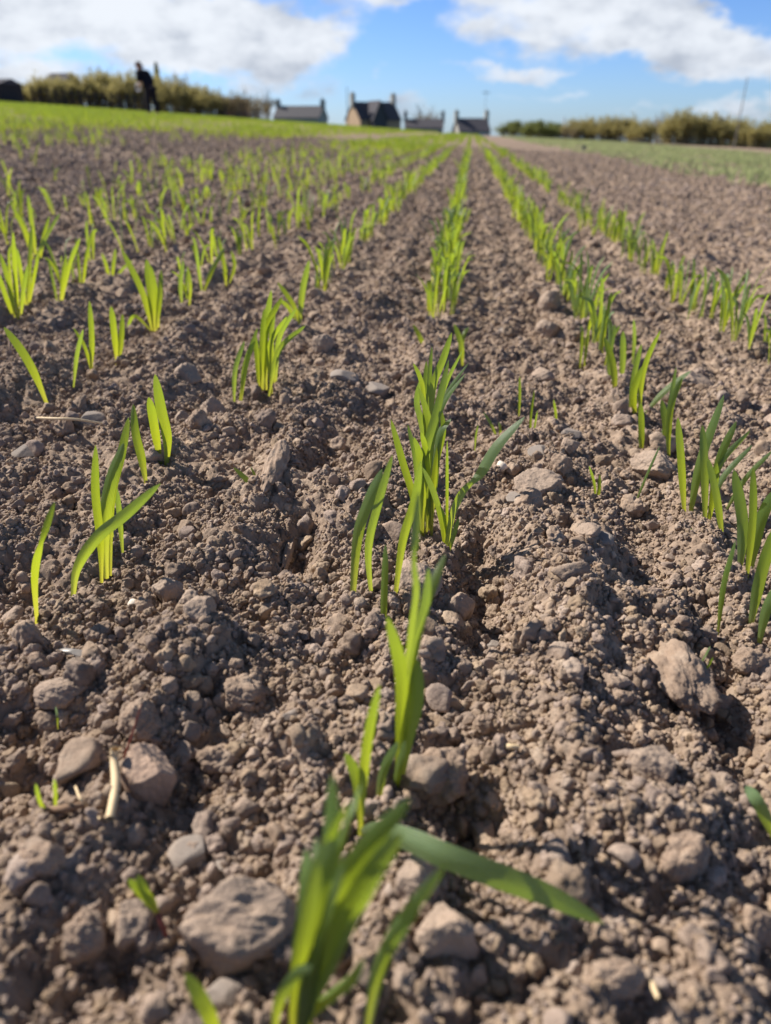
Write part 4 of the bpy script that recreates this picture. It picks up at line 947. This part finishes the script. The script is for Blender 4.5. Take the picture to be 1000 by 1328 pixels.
# bushes and trees
M_BARK = plain('grey_bark', (0.20, 0.165, 0.12), .9, .25, 12)
M_FOL = foliage_mat('willow_foliage', (0.33, 0.285, 0.10), (0.46, 0.40, 0.16)); M_FOLD = foliage_mat('dark_foliage', (0.16, 0.19, 0.05), (0.24, 0.26, 0.08))
M_BUD = foliage_mat('budding_twigs', (0.34, 0.27, 0.14), (0.27, 0.22, 0.11))
def sticks(paths):
    V = []; F = []; off = 0
    for pts, rad in paths: v, f = tube(pts, rad, 5); V.append(v); F.append(f+off); off += len(v)
    return np.concatenate(V), np.concatenate(F)
def bush_protos(seed, h, w, up=.7, leaves=5200, stems=26, lsz=.055, mat=None, bare=False, ball=False):
    rq = np.random.default_rng(seed); paths = []; tips = []
    if ball:
        paths.append(([np.array((0, 0, 0.)), np.array((.05, 0, h*.2)), np.array((0, 0, h*.4))], [.16*h/4, .12*h/4, .09*h/4]))
    for s in range(stems):
        a = rq.uniform(0, 6.28); rad = w/2*math.sqrt(rq.uniform(0, 1)); b = np.array((math.cos(a)*rad*.8, math.sin(a)*rad*.8, 0)) if not ball else np.array((0, 0, h*rq.uniform(.2, .38)))
        hh = h*rq.uniform(.62, 1.0)*(1-.35*(rad/(w/2))**2)
        e = np.array((math.cos(a)*rad, math.sin(a)*rad, hh)); m = b*.5+e*.5+np.array((0, 0, hh*.1)); paths.append(([b, m, e], [.03, .02, .007])); tips.append((b, m, e))
        for q in range(4):
            t = rq.uniform(.35, .95); o_ = b*(1-t)**2+2*m*t*(1-t)+e*t*t; d = rq.normal(size=3)*np.array((.28, .28, .15))*w*.35; d[2] = abs(d[2])+h*.1*up
            paths.append(([o_, o_+d*.5, o_+d], [.012, .009, .004])); tips.append((o_, o_+d*.5, o_+d))
    sv, sf = sticks(paths)
    k = rq.integers(0, len(tips), leaves); t = rq.uniform(.02, 1.02, leaves)[:, None]; T0 = np.array([x[0] for x in tips])[k]; T1 = np.array([x[1] for x in tips])[k]; T2 = np.array([x[2] for x in tips])[k]
    c = T0*(1-t)**2+2*T1*t*(1-t)+T2*t*t+rq.normal(size=(leaves, 3))*np.array((.10, .10, .09))*(w/3); c[:, 2] = np.maximum(c[:, 2], .05)
    a = rq.normal(size=(leaves, 3)); a[:, 2] = a[:, 2]*.7+up; a /= np.linalg.norm(a, axis=1)[:, None]; b = np.cross(a, rq.normal(size=(leaves, 3))); b /= np.linalg.norm(b, axis=1)[:, None]
    sz = rq.uniform(.6, 1.4, leaves)[:, None]*lsz; v = np.stack([c-a*sz*.9, c+b*sz*.45, c+a*sz*1.1, c-b*sz*.45], 1).reshape(-1, 3); f = np.arange(leaves*4).reshape(-1, 4)
    return np_mesh('branches', sv, sf), (np_mesh('foliage', v, f, False) if not bare else None), mat
PR = {'willow': bush_protos(1, 2.6, 3.0, .8, 11000, 60, .07, M_FOL), 'willow_b': bush_protos(2, 2.4, 3.6, .9, 11000, 60, .07, M_FOL), 'dark': bush_protos(3, 2.0, 3.6, .3, 8500, 40, .07, M_FOLD),
      'bare': bush_protos(4, 3.2, 3.2, .6, 900, 46, .04, M_BUD, ball=True), 'bud': bush_protos(5, 2.6, 3.0, .8, 3000, 48, .05, M_BUD), 'fir': None}
for k_, v_ in PR.items():
    if v_:
        v_[0].materials.append(M_BARK)
        if v_[1]: v_[1].materials.append(v_[2])
PH = {'willow': (2.6, 3.0), 'willow_b': (2.4, 3.6), 'dark': (2.0, 3.6), 'bare': (3.2, 3.2), 'bud': (2.6, 3.0)}
def bush(kind, px, dist, wpx, ty, label, nm='bush', cat='bush', group=None):
    x, y, z = at_az(px, dist); _, e = az_el(px, ty); h = CAM_H+math.tan(e)*dist-z; w = (math.tan(az_el(px+wpx/2, 165)[0])-math.tan(az_el(px-wpx/2, 165)[0]))*y
    T_ = thing(nm, label, cat, (x, y, z-.1), random.uniform(0, 6.28), group); pr = PR[kind]; s = (w/PH[kind][1], w/PH[kind][1], h/PH[kind][0])
    T_.scale = s
    bo = link('trunk' if nm == 'tree' else 'branches', pr[0], None, T_); 
    if pr[1]: link('crown' if nm == 'tree' else 'foliage', pr[1], None, T_)
random.seed(12)
GL, GR = 'bushes of the left skyline hedge', 'bushes of the right skyline hedge'
BL = [(45, 46, 104, 'willow', 'low bush right of the dark shed at the far left'), (72, 44, 98, 'willow_b', 'second bush of the left hedge counting from the dark shed'),
      (112, 46, 90, 'willow', 'bush of the left hedge in front of the grey hut'), (143, 46, 84, 'willow_b', 'tallest bush of the left hedge, left of the person'),
      (172, 42, 90, 'willow', 'bush of the left hedge directly behind the person\'s hands'), (200, 42, 92, 'willow_b', 'bush of the left hedge directly behind the person\'s back'),
      (228, 40, 94, 'willow', 'bush of the left hedge just right of the person'), (252, 40, 100, 'willow_b', 'bush of the left hedge second to the right of the person'),
      (275, 38, 106, 'willow', 'bush of the left hedge in front of the reddish outbuilding'), (298, 36, 108, 'bud', 'brownish budding bush above the reddish outbuilding'), (320, 36, 112, 'bud', 'brown bush above the right end of the reddish outbuilding'), (340, 26, 124, 'bud', 'lowest brown bush at the right end of the left hedge'),
      (128, 30, 93, 'bud', 'thin twiggy bush between the hut and the tallest left bush'), (240, 30, 90, 'bud', 'twiggy bush a little right of the fir tree'), (60, 30, 95, 'bud', 'thin twiggy bush right of the dark shed')]
for (px, w, ty, kd, lab) in BL: bush(kd, px, 62+random.uniform(-2, 4), w*1.15, ty+random.uniform(-4, 5), lab, group=GL)
bush('bare', 348, 68, 34, 112, 'leafless tree between the left hedge and the long low house', 'tree', 'tree')
bush('bare', 549, 178, 46, 131, 'leafless round-headed tree above the lowest house', 'tree', 'tree')
BR = [(672, 48, 151, 'dark', 'dark green bush at the left end of the right hedge'), (700, 44, 153, 'dark', 'second dark green bush from the left end of the right hedge'), (716, 34, 157, 'dark', 'small dark bush left of the white post'), (738, 30, 158, 'bud', 'low twiggy bush right behind the white post'),
      (752, 38, 152, 'willow_b', 'first olive bush right of the white post'), (780, 42, 148, 'willow', 'second olive bush right of the white post'), (808, 42, 147, 'willow_b', 'third olive bush right of the white post'), (834, 34, 152, 'willow', 'low olive bush before the tall pair on the right'),
      (862, 36, 144, 'bud', 'thin brown bush filling the dip before the tall bush'), (882, 46, 138, 'willow', 'tallest bush of the right hedge'), (903, 34, 143, 'willow_b', 'right partner leaning on the tallest bush of the right hedge'),
      (930, 40, 142, 'willow', 'bush left of the tall thin pole'), (955, 44, 150, 'willow_b', 'bush at the foot of the tall thin pole'), (982, 44, 158, 'willow', 'low bush right of the tall thin pole'), (1008, 50, 154, 'willow_b', 'last bush cut by the right edge')]
for (px, w, ty, kd, lab) in BR: bush(kd, px, 58+random.uniform(-3, 3), w*1.12, ty+random.uniform(-3, 2), lab, group=GR)
# dark fir spire behind the person
x, y, z = at_az(212, 90); T_ = thing('fir_tree', 'dark pointed fir tree top showing right of the person', 'tree', (x, y, z-.1)); _, e = az_el(212, 80); H = CAM_H+math.tan(e)*90-z
v, f = tube([np.array((0, 0, 0.)), np.array((0, 0, H*.5)), np.array((0, 0, H))], [.14, .09, .02], 8); link('trunk', np_mesh('trunk', v, f), M_BARK, T_)
n = 5200; q = np.random.default_rng(3); t = q.uniform(.12, 1, n); a = q.uniform(0, 6.28, n); lay = .75+.25*np.sin(t*H*7); rd = (1-t)*H*.22*lay*np.sqrt(q.uniform(.1, 1, n))+.03
c = np.stack([np.cos(a)*rd, np.sin(a)*rd, t*H-rd*.25], 1); d1 = np.stack([np.cos(a), np.sin(a), -.3+0*a], 1)*.14; d2 = np.cross(d1, q.normal(size=(n, 3)))*.35
link('crown', np_mesh('crown', np.stack([c-d1, c+d2, c+d1, c-d2], 1).reshape(-1, 3), np.arange(n*4).reshape(-1, 4), False), M_FOLD, T_)

# low dark fence line at the foot of the left hedge
def fence(pxs, dist, top_h, label):
    x0, y0, z0 = at_az(pxs[0], dist); T_ = thing('fence', label, 'fence', (x0, y0, z0)); prev = None; n = 15
    for i in range(n):
        px = pxs[0]+(pxs[1]-pxs[0])*i/(n-1); x, y, z = at_az(px, dist); p = np.array((x-x0, y-y0, z-z0)); bm = bmesh.new(); box(bm, p[0]-.05, p[0]+.05, p[1]-.05, p[1]+.05, p[2]-.2, p[2]+top_h); bm_obj('post', bm, M_DARKWOOD, T_)
        if prev is not None:
            for hh in (.35, .75):
                v, f = tube([prev+np.array((0, -.07, hh)), (prev+p)/2+np.array((0, -.07, hh)), p+np.array((0, -.07, hh))], [.035, .035, .035], 6); link('rail', np_mesh('rail', v, f), M_DARKWOOD, T_)
        prev = p
fence((50, 190), 57, 1.0, 'low dark post-and-rail fence at the foot of the left hedge')
# small dark object standing on the bare soil to the right
p = terrain_pt(757, 196); bm = bmesh.new(); bmesh.ops.create_cone(bm, cap_ends=True, segments=16, radius1=.035, radius2=.03, depth=.10); bmesh.ops.translate(bm, verts=bm.verts, vec=(0, 0, .05))
T_ = thing('marker', 'small dark blue-grey marker tub standing on the bare soil at the right', 'marker', (p.x, p.y, hz(p.x, p.y)-.005)); bm_obj('tub', bm, plain('dull_blue', (0.03, 0.05, 0.07), .6), T_)
bm = bmesh.new(); bmesh.ops.create_cone(bm, cap_ends=True, segments=16, radius1=.037, radius2=.037, depth=.012); bmesh.ops.translate(bm, verts=bm.verts, vec=(0, 0, .1)); bm_obj('lid', bm, plain('dull_blue_lid', (0.05, 0.08, 0.11), .5), T_)

# ------------------------------------------------------------------ the person
M_SKIN = plain('skin', (0.50, 0.30, 0.23), .55, .06, 20, .35); M_BLACK = plain('black_cloth', (0.012, 0.012, 0.018), .85, .2, 20, .15); M_TROUS = plain('dark_trousers', (0.016, 0.015, 0.02), .85, .2, 20, .15)
M_HAIR = plain('auburn_hair', (0.16, 0.06, 0.03), .6, .3, 30, .3); M_SHOE = plain('dark_boots', (0.02, 0.018, 0.016), .6, .2, 20, .3)
def skin_obj(name, verts, edges, mat, parent, root=0, sub=2):
    me = bpy.data.meshes.new(name); me.from_pydata([v[:3] for v in verts], edges, []); o = link(name, me, mat, parent)
    md = o.modifiers.new('skin', 'SKIN'); md.use_smooth_shade = True
    for i, v in enumerate(verts):
        sv = me.skin_vertices[0].data[i]; r = v[3]; sv.radius = (r, v[4] if len(v) > 4 else r); sv.use_root = (i == root)
    ss = o.modifiers.new('sub', 'SUBSURF'); ss.levels = sub; ss.render_levels = sub; return o
def person():
    D = 31.0; x, y, z = at_az(201, D); T_ = thing('person', 'person in dark clothes stooping and looking down at something held, standing in the green field', 'person', (x, y, z), -R(30))
    V = [(0, 0, .94, .13)]; E = []
    def add(pv, par): V.append(pv); E.append((par, len(V)-1)); return len(V)-1
    s1 = add((-.08, 0, 1.07, .12), 0); s2 = add((-.21, 0, 1.24, .13), s1); s3 = add((-.29, 0, 1.34, .10), s2); nk = add((-.36, 0, 1.41, .052), s3)
    h1 = add((-.42, 0, 1.46, .07), nk); h2 = add((-.47, 0, 1.53, .085), h1); h3 = add((-.49, 0, 1.60, .06), h2); add((-.56, 0, 1.47, .014), h2); add((-.51, 0, 1.43, .028), h1)
    add((-.45, .088, 1.525, .016), h2); add((-.45, -.088, 1.525, .016), h2)
    wrists = []
    for s in (-1, 1):
        sh = add((-.28, s*.19, 1.33, .062), s3); el = add((-.17, s*.25, 1.10, .048), sh); el2 = add((-.20, s*.245, 1.075, .045), el); wr = add((-.40, s*.12, 1.02, .028), el2); pm = add((-.465, s*.085, 1.005, .034, .020), wr); wrists.append(pm)
        th = add((-.455, s*.05, 1.03, .011), pm); add((-.49, s*.03, 1.04, .009), th)
        for q, (dy, ln) in enumerate(((-.022, .060), (-.007, .070), (.008, .066), (.022, .050))):
            a = add((-.50, s*.075+dy, 1.0, .009), pm); b = add((-.50-ln*.55, s*.065+dy, .99, .0085), a); add((-.50-ln*.8, s*.06+dy, .965, .007), b)
        hp = add((.0, s*.09, .88, .09), 0); kn = add((-.03+.03*s, s*.12+.0, .49, .055), hp); ak = add((.03+.05*s, s*.14, .10, .038), kn); add((-.11+.05*s, s*.15, .04, .035), ak)
    skin_obj('body', V, E, M_SKIN, T_)
    J = [(-.01, 0, .86, .20, .19), (-.08, 0, 1.05, .21, .20), (-.21, 0, 1.25, .22, .20), (-.30, 0, 1.35, .16), (-.36, 0, 1.41, .09)]; JE = [(0, 1), (1, 2), (2, 3), (3, 4)]
    for s in (-1, 1):
        b = len(J); J += [(-.28, s*.2, 1.33, .115), (-.19, s*.28, 1.12, .095), (-.22, s*.25, 1.075, .07)]; JE += [(3, b), (b, b+1), (b+1, b+2)]
    skin_obj('jacket', J, JE, M_BLACK, T_)
    Tt = [(0, 0, .93, .15, .14)]; TE = []
    for s in (-1, 1):
        b = len(Tt); Tt += [(.0, s*.1, .84, .13), (-.03+.03*s, s*.13, .49, .10), (.03+.05*s, s*.145, .12, .08)]; TE += [(0, b), (b, b+1), (b+1, b+2)]
    skin_obj('trousers', Tt, TE, M_TROUS, T_)
    for s in (-1, 1): skin_obj('boot', [(.05+.05*s, s*.145, .06, .06), (-.04+.05*s, s*.15, .05, .055), (-.16+.05*s, s*.155, .04, .045)], [(0, 1), (1, 2)], M_SHOE, T_)
    skin_obj('hair', [(-.44, 0, 1.57, .095), (-.40, 0, 1.53, .09), (-.365, 0, 1.46, .07), (-.49, 0, 1.62, .06)], [(0, 1), (1, 2), (0, 3)], M_HAIR, T_)
    # solid white ring built in the shape of a blurred glint at the hands
    bm = bmesh.new(); n, m = 32, 10; vs = [[bm.verts.new(((.12+.022*math.cos(j/m*6.2832))*math.cos(i/n*6.2832), .022*math.sin(j/m*6.2832), (.12+.022*math.cos(j/m*6.2832))*math.sin(i/n*6.2832))) for j in range(m)] for i in range(n)]
    for i in range(n):
        for j in range(m): bm.faces.new((vs[i][j], vs[(i+1) % n][j], vs[(i+1) % n][(j+1) % m], vs[i][(j+1) % m]))
    r_ = bm_obj('glint_ring', bm, M_WHITE); a = -R(30); lx = -.64; r_.location = (x+lx*math.cos(a), y+lx*math.sin(a), z+.93); r_.rotation_euler = (0, 0, a); tag(r_, 'small round white ring of glint before the hands of the stooping person', 'glint_ring')
    for pl in r_.data.polygons: pl.use_smooth = True
person()
